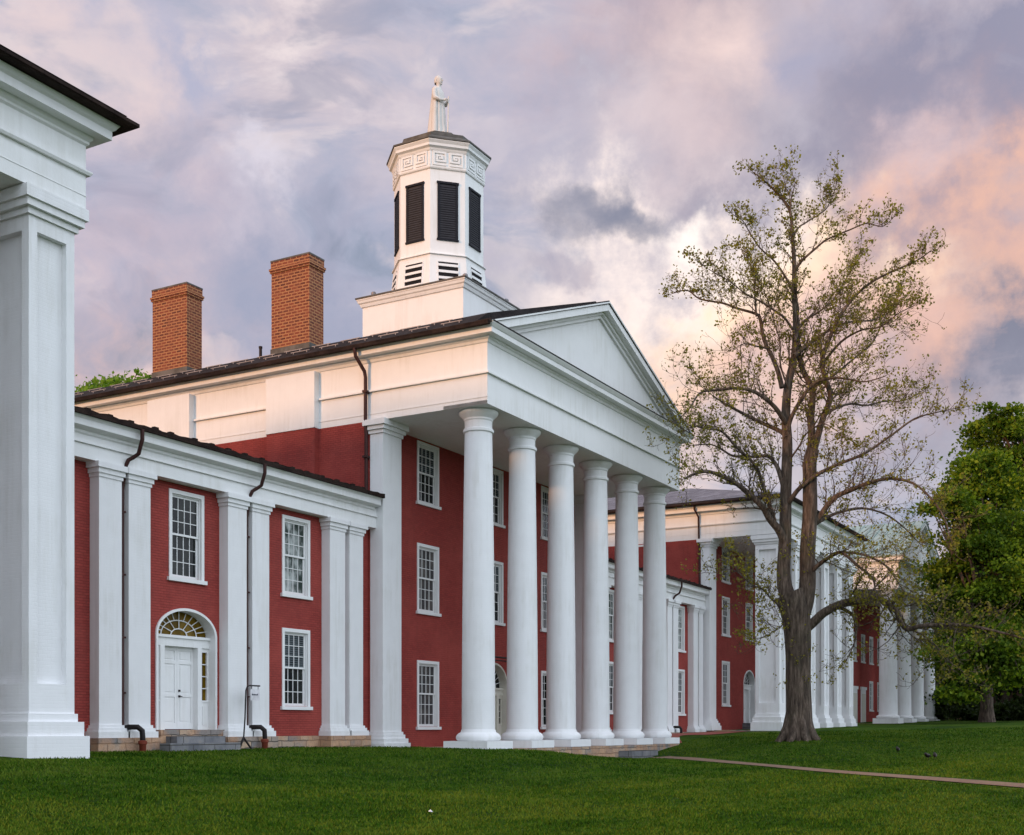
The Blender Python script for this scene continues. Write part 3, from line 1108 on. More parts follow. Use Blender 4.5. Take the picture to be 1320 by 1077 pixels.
# chimneys
for (y0, y1) in ((28.5, 30.3), (34.6, 36.45)):
    x0, x1 = 35.32, 36.15
    m = MB().box(x0, x1, y0, y1, 14.8, 19.16)
    m.box(x0 - 0.045, x1 + 0.045, y0 - 0.045, y1 + 0.045, 18.70, 18.78)
    m.box(x0 - 0.07, x1 + 0.07, y0 - 0.07, y1 + 0.07, 18.78, 18.86)
    m.box(x0 - 0.02, x1 + 0.02, y0 - 0.02, y1 + 0.02, 18.86, 19.12)
    c = m.part('chimney', CHIMNEY, main)
    k = MB().box(x0 - 0.03, x1 + 0.03, y0 - 0.03, y1 + 0.03, 19.12, 19.18)
    o = put('chimney_cap', k.mesh('chimney_cap', LEADGREY), c, (0, 0, 0))
    k = MB().box(x0 - 0.03, x1 + 0.03, y0 - 0.03, y1 + 0.03, 15.2, 15.86)
    put('flashing', k.mesh('flashing', LEADGREY), c, (0, 0, 0))

# cupola -------------------------------------------------------------
TX, TY = XC + 0.14, 28.32
BX, BY = 2.05, 2.50
tw = MB().box(TX - BX, TX + BX, TY - BY, TY + BY, 15.2, 19.60)
tower = tw.part('cupola', WHITE, main)
WORLD_AT[tower] = Vector((0, 0, 0))


def tpart(name, mb_, mat, smooth=None):
    return put(name, mb_.mesh(name, mat, smooth), tower, (0, 0, 0))


tpart('cornice', MB().cappedring(TX - BX, TX + BX, TY - BY, TY + BY, [(0.0, 19.42), (0.05, 19.44), (0.08, 19.52), (0.09, 19.56), (0.14, 19.60), (0.17, 19.70), (0.19, 19.71), (0.19, 19.76)]), WHITE)
tpart('base_roof', MB().box(TX - BX - 0.23, TX + BX + 0.23, TY - BY - 0.23, TY + BY + 0.23, 19.762, 19.82), LEADGREY)
OC = math.pi / 8
tpart('octagon', MB().lathe(TX, TY, [(2.13, 19.82), (1.98, 21.18), (1.98, 21.20)], 8, OC).lathe(TX, TY, [(1.935, 21.20), (1.935, 24.78)], 8, OC)
      .lathe(TX, TY, [(1.94, 21.205), (2.05, 21.205), (2.05, 21.235), (1.94, 21.26)], 8, OC, False), WHITE)
ap = math.cos(math.pi / 8)
fz = MB().lathe(TX, TY, [(1.94, 24.72), (1.99, 24.75), (2.01, 24.80), (2.01, 24.86), (1.985, 24.87), (1.985, 25.44), (2.01, 25.45), (2.04, 25.50), (2.06, 25.56), (2.16, 25.62), (2.17, 25.72), (2.24, 25.82), (2.24, 25.85), (1.9, 25.86)], 8, OC, False)


def on_face(mb_, k, r_ap, u0, u1, z0, z1, d0, d1):
    """a little box on face k of the octagon: u across, d out from the face plane"""
    a = k * math.pi / 4
    n = Vector((math.cos(a), math.sin(a), 0))
    t = Vector((-math.sin(a), math.cos(a), 0))
    c = Vector((TX, TY, 0))
    vs = []
    for z in (z0, z1):
        for d, u in ((d1, u0), (d1, u1), (d0, u1), (d0, u0)):
            vs.append(c + n * (r_ap + d) + t * u + Vector((0, 0, z)))
    mb_.add(vs, [(0, 3, 2, 1), (4, 5, 6, 7), (0, 1, 5, 4), (1, 2, 6, 5), (2, 3, 7, 6), (3, 0, 4, 7)])


def key(mb_, k, uc, zc, w, flip):
    """one square meander in raised strips"""
    r_ap = 1.985 * ap
    h = w
    s = 0.036
    segs = [(-h, -h, h, -h), (h, -h, h, h), (h, h, -h, h), (-h, h, -h, -h * 0.42), (-h, -h * 0.42, h * 0.45, -h * 0.42), (h * 0.45, -h * 0.42, h * 0.45, h * 0.45),
            (h * 0.45, h * 0.45, -h * 0.4, h * 0.45), (-h * 0.4, h * 0.45, -h * 0.4, h * 0.05), (-h * 0.4, h * 0.05, h * 0.02, h * 0.05)]
    for i, (a, b, c, d) in enumerate(segs):
        a, c = a * flip, c * flip
        o = 0.045 + 0.0015 * i
        if abs(a - c) > 1e-6:
            on_face(mb_, k, r_ap, uc + min(a, c) - s, uc + max(a, c) + s, zc + b - s, zc + b + s, -0.01, o)
        else:
            on_face(mb_, k, r_ap, uc + a - s, uc + a + s, zc + min(b, d) + s, zc + max(b, d) - s, -0.01, o)


for k in range(8):
    for s in (-1, 1):
        key(fz, k, s * 0.355, 25.15, 0.245, s)
    for u in (-0.735, 0.735):
        on_face(fz, k, 1.985 * ap, u - 0.03, u + 0.03, 24.88, 25.44, -0.01, 0.018)
tpart('fret_frieze', fz, WHITE)
tpart('cupola_roof', MB().lathe(TX, TY, [(2.1, 25.862), (2.28, 25.865), (2.28, 25.93), (1.78, 26.20), (1.78, 26.33), (0.95, 26.70), (0.95, 26.77), (0.0, 26.80)], 8, OC), LEADGREY)
for k in range(8):
    fr = MB()
    r_ap = 1.935 * ap
    w, z0, z1 = 0.435, 21.88, 24.15
    on_face(fr, k, r_ap, -w, -w + 0.10, z0, z1, -0.02, 0.045)
    on_face(fr, k, r_ap, w - 0.10, w, z0, z1, -0.02, 0.045)
    on_face(fr, k, r_ap, -w - 0.03, w + 0.03, z1, z1 + 0.09, -0.02, 0.06)
    on_face(fr, k, r_ap, -w - 0.03, w + 0.03, z0 - 0.07, z0, -0.02, 0.06)
    lo = tpart('louvre', fr, LOUVER)
    sl = MB()
    on_face(sl, k, r_ap, -w + 0.10, w - 0.10, z0, z1, -0.02, 0.006)
    nsl = 24
    for j in range(nsl):
        za = z0 + 0.02 + j * (z1 - z0 - 0.06) / nsl
        on_face(sl, k, r_ap, -w + 0.102, w - 0.102, za, za + 0.045, 0.008, 0.034)
    WORLD_AT[lo] = Vector((0, 0, 0))
    sub('slat', sl.mesh('slat', SLAT), lo)
    # lower vents in the flared skirt
    a = k * math.pi / 4
    n = Vector((math.cos(a), math.sin(a), 0))
    t = Vector((-math.sin(a), math.cos(a), 0))
    dk, wh = MB(), MB()

    def skirt(z):
        return (2.13 - 0.15 * (z - 19.82) / 1.36) * ap

    def panel(mb_, u0, u1, za, zb, da, db):
        vs = []
        for z in (za, zb):
            r = skirt(z)
            for d, u in ((db, u0), (db, u1), (da, u1), (da, u0)):
                vs.append(Vector((TX, TY, z)) + n * (r + d) + t * u)
        mb_.add(vs, [(0, 3, 2, 1), (4, 5, 6, 7), (0, 1, 5, 4), (1, 2, 6, 5), (2, 3, 7, 6), (3, 0, 4, 7)])
    panel(dk, -0.42, 0.42, 19.90, 20.90, -0.02, 0.004)
    vo = tpart('vent', dk, VENT_SHADE)
    panel(wh, -0.47, -0.42, 19.86, 20.95, -0.02, 0.02)
    panel(wh, 0.42, 0.47, 19.86, 20.95, -0.02, 0.02)
    panel(wh, -0.42, 0.42, 20.90, 20.95, -0.02, 0.02)
    for za in (19.90, 20.17, 20.44, 20.71):
        panel(wh, -0.418, 0.418, za, za + 0.105, 0.0, 0.05)
    WORLD_AT[vo] = Vector((0, 0, 0))
    sub('vent_slat', wh.mesh('vent_slat', WHITE), vo)
for (lx, ly) in ((TX - BX + 0.25, TY - BY + 0.05), (TX + BX - 0.5, TY - BY + 0.05), (TX - BX + 0.1, TY + BY - 0.5)):
    m = MB().lathe(lx, ly, [(0.02, 19.82), (0.05, 19.86), (0.05, 19.90), (0.10, 19.93), (0.11, 20.02), (0.06, 20.07)], 10)
    tpart('floodlight', m, SNOWMETAL, 40)

# downpipe at the corner of the portico wall
m = MB().tube([(XL - 0.60, 25.75, EAVE - 0.02), (XL - 0.58, 25.72, EAVE - 0.30), (XL - 0.20, 25.62, EAVE - 0.75), (XL - 0.16, 25.60, EAVE - 0.95), (XL - 0.16, 25.60, ARCH), (XL - 0.12, 25.60, ARCH - 0.5), (XL - 0.12, 25.60, 9.75)], 0.065, 8)
for z in (EAVE - 1.5, 11.2):
    m.box(XL - 0.24, XL + 0.0, 25.51, 25.69, z, z + 0.08)
m.part('downpipe', PIPE, main, 60)


# ------------------------------------------------------------------ low wings
def wing(name, label, x0, x1, pils, wins, door_x, zg, pipes, ridge_y=32.0):
    yw = 25.6
    yb = 38.0
    yp = 25.25
    root = thing(name, label, 'building', ((x0 + x1) / 2, yw, zg), 'low two storey wings linking the halls')
    zs = 1.41
    top = 7.0 + E
    m = MB()
    hs = [hole(x, z, 1.4, 2.52) for x, zz_ in wins for z in zz_]
    wall_front(m, x0, x1, zs - 0.3, top + 0.1, yw, hs, 0.22, [(door_x, 1.22, 1.62, 1.62 + 2.72, 0.80)])
    m.part('wall', RED, root)
    for x, zz_ in wins:
        for i, z in enumerate(zz_):
            low = z < 4
            if low:
                window(root, x, yw, z, 1.4, 2.52, GLASS_BLIND, GLASS_DARK)
            elif abs(x - door_x) < 0.5:
                window(root, x, yw, z, 1.4, 2.52, GLASS_DARK, GLASS_DARK)
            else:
                window(root, x, yw, z, 1.4, 2.52, GLASS_REFLECT_PAINT, GLASS_REFLECT_PAINT)
    arched_door(root, door_x, yw, 1.62, 1.22, 2.72, 0.80, GLASS_AMBER, WHITE)
    # stone base
    m = MB().box(x0 + 0.01, x1 - 0.01, yw - 0.06, yw + 0.2, 0.2, zs)
    ps = sorted(pils)
    for i in range(0, len(ps) - 1, 2):
        m.box(ps[i][0] - 0.20, ps[i + 1][1] + 0.20, yp - 0.20, yw - 0.05, 0.2, zs - 0.002)
    m.part('stone_base', STONE, root)
    m = MB().box(door_x - 1.3, door_x + 1.3, yw - 0.30, yw + 0.5, 0.2, 1.62)
    m.part('door_sill', STONE, root)
    m = MB().box(door_x - 1.1, door_x + 0.85, yw - 0.72, yw - 0.30, 0.2, 1.44)
    m.box(door_x - 1.75, door_x + 1.05, yw - 1.12, yw - 0.72, 0.2, 1.25)
    m.part('step', GREYSTONE, root)
    for a, b in pils:
        pier_steps(MB(), a, b, yp, yw + 0.3, zs, top, [(0.17, 0.15), (0.09, 0.10), (0.08, 0.05)], [(0.10, 0.03), (0.13, 0.07), (0.15, 0.13)]).part('pilaster', COLUMN_WHITE, root)
    ent = MB().box(x0 + 0.005, x1 - 0.005, yp - 0.02, yb, top, top + 0.92)
    ent.box(x0 + 0.006, x1 - 0.006, yp - 0.085, yp, top + 0.38, top + 0.42)
    ent.part('entablature', WHITE, root)
    c = MB()
    prof = [(0.0, top + 0.60), (0.05, top + 0.64), (0.05, top + 0.70), (0.10, top + 0.72), (0.30, top + 0.76), (0.30, top + 0.92), (0.34, top + 0.98), (0.38, top + 1.00)]
    y0 = yp - 0.02
    vs = [(x, y0 - o, z) for x in (x0, x1 - 0.15) for o, z in prof]
    n = len(prof)
    c.add(vs, [(i, n + i, n + i + 1, i + 1) for i in range(n - 1)] + [tuple(n + i for i in range(n))])
    c.quad((x0, y0 - 0.38, top + 1.0), (x1 - 0.15, y0 - 0.38, top + 1.0), (x1 - 0.15, y0 + 0.3, top + 1.003), (x0, y0 + 0.3, top + 1.003))
    c.part('cornice', WHITE, root)
    # roof with a ragged shingle edge
    ze, ye = top + 1.00, y0 - 0.46
    k = math.tan(R(13.0))
    r = MB()
    rng = random.Random(int(x0))
    nseg = int((x1 - x0) / 0.22)
    prev = None
    for i in range(nseg + 1):
        x = x0 + (x1 - x0 - 0.12) * i / nseg
        dz = rng.uniform(-0.02, 0.035)
        r_ = [(x, ye, ze + 0.0), (x, ye, ze + 0.13 + dz), (x, ye + 0.8, ze + 0.13 + 0.8 * k + rng.uniform(-0.02, 0.03)), (x, ridge_y, ze + 0.13 + (ridge_y - ye) * k), (x, yb + 0.4, ze)]
        kk = len(r.v)
        r.v += r_
        if prev is not None:
            for j in range(4):
                r.f.append((prev + j, kk + j, kk + j + 1, prev + j + 1))
        else:
            r.f.append((kk + 4, kk + 3, kk + 2, kk + 1, kk))
        prev = kk
    r.f.append((prev, prev + 1, prev + 2, prev + 3, prev + 4))
    for i in range(int((x1 - x0) / 0.75)):               # raised tabs along the eave course
        x = x0 + 0.2 + i * 0.75
        yy = ye + 0.45 + rng.uniform(-0.1, 0.1)
        z = ze + 0.13 + (yy - ye) * k
        if x < x1 - 0.5:
            r.box(x, x + 0.16, yy, yy + 0.12, z - 0.03, z + 0.10)
    r.part('roof', BROWN_ROOF, root)
    for px0 in pipes:
        p = MB().tube([(px0 + 0.17, ye + 0.02, ze + 0.02), (px0 + 0.17, ye + 0.02, ze - 0.25), (px0 + 0.17, ye + 0.16, ze - 0.62), (px0 + 0.12, ye + 0.32, ze - 0.72), (px0, ye + 0.36, ze - 0.80), (px0, yp + 0.03, top - 0.02),
                       (px0, yp + 0.12, top - 0.6), (px0, yp + 0.12, 1.72), (px0 + 0.02, yp + 0.05, 1.64)], 0.055, 8)
        for z in (2.6, 4.1, 5.8, 7.5):
            p.box(px0 - 0.075, px0 + 0.075, yp + 0.05, yp + 0.2, z, z + 0.05)
        dp = p.part('downpipe', PIPE, root, 60)
        p = MB().tube([(px0, yp + 0.12, 1.66), (px0 + 0.02, yp - 0.12, 1.70), (px0 + 0.12, yp - 0.34, 1.70), (px0 + 0.22, yp - 0.40, 1.60), (px0 + 0.24, yp - 0.40, 1.40), (px0 + 0.24, yp - 0.40, 0.9)], 0.075, 10)
        o = put('drain_elbow', p.mesh('drain_elbow', IRON, 60), dp, (0, 0, 0))
        p = MB().lathe(px0 + 0.24, yp - 0.40, [(0.085, 0.8), (0.095, 1.22), (0.12, 1.24), (0.12, 1.32), (0.08, 1.34)], 12)
        put('drain_boot', p.mesh('drain_boot', RUST, 50), dp, (0, 0, 0))
    return root


lp = [(X_at(a, 25.25), X_at(b, 25.25)) for a, b in ((127.7, 157), (166, 194), (294, 318), (325.3, 347), (425.3, 445), (450.6, 468))]
lp = [(18.5, 19.5), (19.85, 20.75)][:0] + lp
DX = 26.12
wing('linking_wing', 'red brick wing left of the central hall, with an arched white door under amber fanlight', 18.25, 34.98,
     lp, [(20.75, (6.0, 2.4)), (DX, (6.0,)), (31.04, (6.0, 2.37))], DX, 1.0, [(lp[0][1] + lp[1][0]) / 2, (lp[2][1] + lp[3][0]) / 2])
DX2 = 59.95
rp = [(57.0, 57.9), (58.1 - 0.05, 58.2)][:0] + [(53.1, 53.95), (57.1, 57.95), (61.75, 62.6), (62.85, 63.55), (66.0, 66.75), (66.95, 67.6)]
rp = [(52.75, 53.45), (53.65, 54.3), (57.0, 57.7), (57.9, 58.55), (62.0, 62.7), (62.85, 63.6), (65.95, 66.65), (66.85, 67.5)]
wing2 = wing('linking_wing', 'low red brick wing seen past the last columns of the central portico', 52.32, 67.78,
             rp, [(55.35, (6.05, 2.45)), (DX2, (6.05,)), (64.7, (6.05, 2.45))], DX2, 1.3, [62.78])
# wreath lamp over the second wing's door
m = MB()
for a in range(24):
    w = 2 * math.pi * a / 24
    m.tube([(DX2 - 0.72 + 0.26 * math.cos(w), 25.5, 4.95 + 0.36 * math.sin(w)), (DX2 - 0.72 + 0.26 * math.cos(w + 0.3), 25.48, 4.95 + 0.36 * math.sin(w + 0.3))], 0.05, 6)
m.part('wreath', IRON, wing2)


# ------------------------------------------------------------------ halls with square panelled piers and hipped roofs
def pier_hall(name, label, x0, x1, zg, pitch):
    yf, yw, yb = 20.75, 25.5, 43.5
    root = thing(name, label, 'building', ((x0 + x1) / 2, yf, zg), 'halls with square panelled piers')
    arch, taen, bed = 11.05 + E, 11.80 + E, 12.45 + E
    m = MB()
    xs = [x0 + (x1 - x0) * t for t in (0.245, 0.5, 0.755)]
    rows = ((1.37 + E, 2.70), (5.7 + E, 2.35), (9.0 + E, 2.03))
    holes = [hole(x, z, 1.4, h) for x in xs for k, (z, h) in enumerate(rows) if not (k == 0 and x == xs[1])]
    dz = zg + 0.45
    wall_front(m, x0, x1, zg - 0.6, arch, yw, holes, 0.22, [(xs[1], 1.12, dz, dz + 2.5, 0.95)])
    m.quad((x0, yb, zg - 0.6), (x0, yw, zg - 0.6), (x0, yw, arch), (x0, yb, arch))
    m.quad((x1, yw, zg - 0.6), (x1, yb, zg - 0.6), (x1, yb, arch), (x1, yw, arch))
    m.quad((x1, yb, zg - 0.6), (x0, yb, zg - 0.6), (x0, yb, arch), (x1, yb, arch))
    m.part('wall', RED, root)
    for x in xs:
        for k, (z, h) in enumerate(rows):
            if k == 0 and x == xs[1]:
                continue
            window(root, x, yw, z, 1.4, h, GLASS_BLIND if k != 1 else GLASS_CURTAIN, GLASS_CURTAIN if k == 0 else GLASS_DARK)
    arched_door(root, xs[1], yw, dz, 1.12, 2.5, 0.95, GLASS_DARK, WHITE, 0.58)
    MB().box(xs[1] - 1.3, xs[1] + 1.3, yw - 0.8, yw, zg - 0.5, dz).part('step', GREYSTONE, root)
    MB().box(x0 + 0.03, x1 - 0.03, yf + 0.1, yw, zg - 0.7, zg + 0.02).part('portico_base', STONE, root)
    # side window half hidden by the wing roof
    sw = window(root, x0, 29.2, 9.25 + E, 1.3, 1.75, GLASS_DARK, GLASS_DARK, -math.pi / 2)
    npier = 6
    pw, pd = 1.16, 1.42
    mats = COLUMN_WHITE
    pm_ = pier_steps(MB(), 0, pw, 0, pd, 0.0, arch - zg, [(0.50, 0.22), (0.30, 0.14), (0.17, 0.05)], [(0.13, 0.06), (0.15, 0.15), (0.24, 0.21)], 0.15).mesh('pier', mats)
    for k in range(npier):
        put('pier', pm_, root, (x0 + 0.22 + k * (x1 - x0 - pw - 0.44) / (npier - 1), yf + 0.10, zg - 0.02))
    for a in (x0 - 0.02, x1 - 1.08):
        pier_steps(MB(), a, a + 1.1, yw - 0.55, yw - 0.002, zg, arch, PBASE, PCAP).part('pilaster', COLUMN_WHITE, root)
    m = MB().box(x0, x1, yf, yb, arch, bed + 0.4)
    m.ring(x0, x1, yf, yb, [(0, taen - 0.002), (0.07, taen), (0.10, taen + 0.05), (0.10, taen + 0.085), (0, taen + 0.10)])
    m.ring(x0, x1, yf, yb, [(0.0, arch + 0.30), (0.012, arch + 0.30), (0.012, arch + 0.315), (0, arch + 0.315)])
    m.part('entablature', WHITE, root)
    MB().ring(x0, x1, yf, yb, [(0, bed - 0.02), (0.05, bed + 0.02), (0.05, bed + 0.07), (0.10, bed + 0.12), (0.12, bed + 0.18), (0.38, bed + 0.18), (0.38, bed + 0.36),
                               (0.43, bed + 0.40), (0.48, bed + 0.47), (0.50, bed + 0.50), (0.1, bed + 0.51)]).part('cornice', CREAMY if False else WHITE, root)
    MB().cappedring(x0, x1, yf, yb, [(0.40, bed + 0.505), (0.52, bed + 0.515), (0.74, bed + 0.50), (0.78, bed + 0.53), (0.78, bed + 0.60), (0.55, bed + 0.74)]).part('gutter', BROWN_ROOF, root)
    ze = bed + 0.74
    ex0, ex1, ey0, ey1 = x0 - 0.6, x1 + 0.6, yf - 0.6, yb + 0.6
    hw = (ex1 - ex0) / 2
    k = math.tan(R(pitch))
    zr = ze + hw * k
    xm = (x0 + x1) / 2
    r = MB().add([(ex0, ey0, ze), (ex1, ey0, ze), (ex1, ey1, ze), (ex0, ey1, ze), (xm, ey0 + hw, zr), (xm, ey1 - hw, zr)],
                 [(0, 1, 4), (1, 2, 5, 4), (2, 3, 5), (3, 0, 4, 5), (3, 2, 1, 0)])
    r.part('roof', BLUE_SLATE, root)
    p = MB().tube([(x0 - 0.55, 25.7, bed + 0.6), (x0 - 0.55, 25.7, bed + 0.3), (x0 - 0.14, 25.6, bed - 0.1), (x0 - 0.12, 25.58, arch), (x0 - 0.10, 25.56, arch - 0.5), (x0 - 0.10, 25.5, zg)], 0.06, 8)
    p.part('downpipe', PIPE, root, 60)
    return root


pier_hall('pier_hall', 'white panelled pier portico cut off by the left edge, nearest the viewer', 1.6, 18.2, 1.03, 20.5)  # its unseen roof is pitched steeper to keep the sun off the columns
pier_hall('pier_hall', 'hall with square panelled piers half hidden behind the big bare trunk', 67.8, 85.35, 1.50, 16.3)

# ------------------------------------------------------------------ far hall with round columns and a green copper roof
fx0, fx1, fyf, fyw, fyb = 98.9, 116.9, 20.7, 25.6, 44.0
ZF = 1.98
far = thing('columned_hall', 'farthest hall with four thick round white columns and a green copper roof', 'building', ((fx0 + fx1) / 2, fyf, ZF))
fa, fb = 12.75, 14.75
m = MB()
fxs = [fx0 + (fx1 - fx0) * t for t in (0.16, 0.33, 0.5, 0.67, 0.84)]
frows = ((3.2, 2.6), (7.4, 2.4))
fh = [hole(x, z, 1.4, h) for i, x in enumerate(fxs) for k, (z, h) in enumerate(frows) if not (k == 0 and i in (1, 2))]
wall_front(m, fx0, fx1, 1.2, fa, fyw, fh, 0.22)
m.quad((fx0, fyb, 1.2), (fx0, fyw, 1.2), (fx0, fyw, fa), (fx0, fyb, fa))
m.quad((fx1, fyw, 1.2), (fx1, fyb, 1.2), (fx1, fyb, fa), (fx1, fyw, fa))
m.part('wall', RED, far)
for i, x in enumerate(fxs):
    for k, (z, h) in enumerate(frows):
        if k == 0 and i in (1, 2):
            continue
        window(far, x, fyw, z, 1.4, h)
for x in (fxs[1], fxs[2]):
    d = MB().box(x - 0.85, x + 0.85, fyw - 0.06, fyw, 2.0, 4.95)
    d.box(x - 0.98, x + 0.98, fyw - 0.12, fyw, 4.95, 5.2)
    dd = d.part('door', WHITE, far)
    put('door_leaf', MB().box(x - 0.6, x + 0.6, fyw - 0.09, fyw - 0.06, 2.05, 4.6).mesh('door_leaf', CREAMY), dd, (0, 0, 0))
MB().box(fx0, fx1, fyf - 0.1, fyw, 0.8, ZF).part('portico_base', STONE, far)
MB().box(fx0, fx0 + 1.1, fyw - 0.5, fyw + 0.3, ZF, fa).box(fx1 - 1.1, fx1, fyw - 0.5, fyw + 0.3, ZF, fa).part('pilaster', COLUMN_WHITE, far)
H = fa - ZF
col = MB().lathe(0, 0, [(0.78, 0.42), (0.90, 0.46), (0.93, 0.54), (0.90, 0.62), (0.76, 0.68), (0.735, 0.74), (0.72, 2.5), (0.70, 5.0), (0.66, 7.5), (0.62, H - 0.75), (0.66, H - 0.73), (0.66, H - 0.66), (0.62, H - 0.64), (0.63, H - 0.4), (0.74, H - 0.24), (0.82, H - 0.12), (0.80, H - 0.1)], 40)
cm_ = col.mesh('column', COLUMN_WHITE, 40)
pl_ = MB().box(-1.0, 1.0, -1.0, 1.0, 0, 0.42).mesh('plinth', COLUMN_WHITE)
ab_ = MB().box(-0.9, 0.9, -0.9, 0.9, H - 0.1, H).mesh('abacus', WHITE)
for k in range(4):
    c = put('column', cm_, far, (fx0 + 1.0 + k * (fx1 - fx0 - 2.0) / 3, fyf + 1.0, ZF))
    sub('plinth', pl_, c)
    sub('abacus', ab_, c)
m = MB().box(fx0, fx1, fyf, fyb, fa, fb).ring(fx0, fx1, fyf, fyb, [(0, fa + 0.9), (0.06, fa + 0.92), (0.06, fa + 1.0), (0, fa + 1.02)])
m.part('entablature', WHITE, far)
MB().ring(fx0, fx1, fyf, fyb, [(0, fb - 0.05), (0.1, fb), (0.15, fb + 0.1), (0.45, fb + 0.15), (0.45, fb + 0.35), (0.55, fb + 0.45), (0, fb + 0.46)]).part('cornice', WHITE, far)
fxc, fap = (fx0 + fx1) / 2, 19.35
m = MB()
for s, xe in ((-1, fx0 - 0.6), (1, fx1 + 0.6)):
    m.prism_y([(xe, fb + 0.45), (xe, fb + 0.55), (fxc, fap), (fxc, fap - 0.1)][::s], fyf - 0.5, fyb + 0.4)
    ky = (fap - fb - 0.55) / (fxc - fx0 + 0.6)
    y = fyf - 0.4
    while y < fyb:                                    # standing seams
        m.prism_y([(xe, fb + 0.552), (xe, fb + 0.62), (fxc, fap + 0.07), (fxc, fap + 0.002)][::s], y, y + 0.05)
        y += 0.85
m.part('roof', COPPER, far)
m = MB()
raking(m, fx0 - 0.55, fb + 0.47, fxc, fap - 0.12, [(0.0, 0.30, fyf - 0.42, fyf), (0.30, 0.55, fyf - 0.2, fyf)])
m.part('raking_cornice', WHITE, far)
MB().prism_y([(fx0 + 0.1, fb + 0.4), (fx1 - 0.1, fb + 0.4), (fxc, fap - 0.2)], fyf + 0.02, fyf + 0.3).part('tympanum', WHITE, far)
# ------------------------------------------------------------------ statue on the cupola: a robed standing man, facing the lawn (-Y)
SX, SY, SZ = TX, TY, 26.82
SK, SKW = 1.12, 1.12
st = thing('statue', 'white statue of a robed man standing on top of the cupola, holding a staff', 'statue', (SX, SY, SZ))


def loft(rings, seg=40, fold=None):
    """rings of (z, cx, cy, rx, ry, fold amount); folds are flutes round the ring"""
    m = MB()
    for z, cx, cy, rx, ry, fa_ in rings:
        for k in range(seg):
            a = 2 * math.pi * k / seg
            f = 1 + fa_ * (math.sin(7 * a + 0.8 * math.sin(2 * z)) * 0.6 + math.sin(11 * a + 1.7) * 0.4)
            m.v.append((SX + SKW * (cx + rx * f * math.cos(a)), SY + SKW * (cy + ry * f * math.sin(a)), SZ + SK * z))
    n = len(rings)
    for i in range(n - 1):
        for k in range(seg):
            k2 = (k + 1) % seg
            m.f.append((i * seg + k, i * seg + k2, (i + 1) * seg + k2, (i + 1) * seg + k))
    m.f.append(tuple(range(seg - 1, -1, -1)))
    m.f.append(tuple((n - 1) * seg + k for k in range(seg)))
    return m


body = loft([(0.10, 0, 0.00, 0.33, 0.30, 0.13), (0.25, 0, 0.0, 0.32, 0.28, 0.13), (0.6, 0, 0.0, 0.30, 0.25, 0.12), (0.95, 0, -0.01, 0.285, 0.235, 0.10), (1.22, 0, -0.01, 0.265, 0.22, 0.07),
             (1.42, 0, 0.0, 0.255, 0.205, 0.04), (1.62, 0, 0.0, 0.275, 0.20, 0.025), (1.80, 0, 0.02, 0.29, 0.18, 0.01), (1.90, 0, 0.02, 0.24, 0.15, 0.0), (1.97, 0, 0.01, 0.13, 0.11, 0.0),
             (2.02, 0, 0.0, 0.088, 0.09, 0), (2.08, 0, -0.01, 0.085, 0.092, 0), (2.12, 0, -0.02, 0.098, 0.115, 0), (2.18, 0, -0.02, 0.112, 0.135, 0), (2.25, 0, -0.015, 0.118, 0.142, 0),
             (2.32, 0, -0.005, 0.115, 0.138, 0), (2.38, 0, 0.005, 0.092, 0.112, 0), (2.42, 0, 0.01, 0.05, 0.06, 0), (2.43, 0, 0.01, 0.01, 0.012, 0)])
# face: brow, nose, chin, ears
P = lambda x, y, z: (SX + SKW * x, SY + SKW * y, SZ + SK * z)
body.tube([P(0, -0.145, 2.29), P(0, -0.185, 2.225), P(0, -0.15, 2.205)], [0.014, 0.028, 0.018], 8)
body.tube([P(-0.07, -0.135, 2.285), P(0, -0.155, 2.295), P(0.07, -0.135, 2.285)], [0.012, 0.018, 0.012], 6)
body.tube([P(-0.035, -0.145, 2.165), P(0, -0.158, 2.165), P(0.035, -0.145, 2.165)], [0.008, 0.014, 0.008], 6)
body.tube([P(0, -0.12, 2.115), P(0, -0.15, 2.125)], [0.05, 0.025], 8)
for s in (-1, 1):
    body.tube([P(s * 0.115, 0.01, 2.20), P(s * 0.128, 0.015, 2.25), P(s * 0.115, 0.01, 2.29)], [0.012, 0.024, 0.012], 6)
# forearms reaching forward, sleeves, hands with fingers
for s, ex, hx, hz in ((1, 0.31, 0.17, 1.46), (-1, -0.31, -0.10, 1.40)):
    body.tube([P(s * 0.26, 0.02, 1.82), P(ex, 0.0, 1.62), P(ex + s * 0.01, -0.04, 1.46), P(ex, -0.12, 1.44), P((ex + hx) / 2, -0.21, hz), P(hx, -0.29, hz + 0.02)], [0.11, 0.105, 0.10, 0.085, 0.062, 0.045], 12)
    body.tube([P(hx, -0.28, hz + 0.02), P(hx - s * 0.02, -0.33, hz + 0.02), P(hx - s * 0.03, -0.36, hz + 0.01)], [0.045, 0.052, 0.04], 10)
    for f in range(4):
        zf = hz + 0.055 - f * 0.028
        body.tube([P(hx - s * 0.03, -0.35, zf), P(hx - s * 0.05, -0.405 + f * 0.006, zf), P(hx - s * 0.09, -0.42 + f * 0.006, zf - 0.01), P(hx - s * 0.115, -0.39, zf - 0.012)], [0.015, 0.014, 0.013, 0.010], 6)
    body.tube([P(hx - s * 0.02, -0.30, hz + 0.06), P(hx - s * 0.05, -0.35, hz + 0.085), P(hx - s * 0.075, -0.385, hz + 0.07)], [0.018, 0.015, 0.011], 6)
# shoes
for s in (-1, 1):
    body.tube([P(s * 0.13, 0.02, 0.10), P(s * 0.14, -0.20, 0.09), P(s * 0.15, -0.36, 0.075)], [0.075, 0.07, 0.045], 8)
body.part('body', STATUE, st, 55)
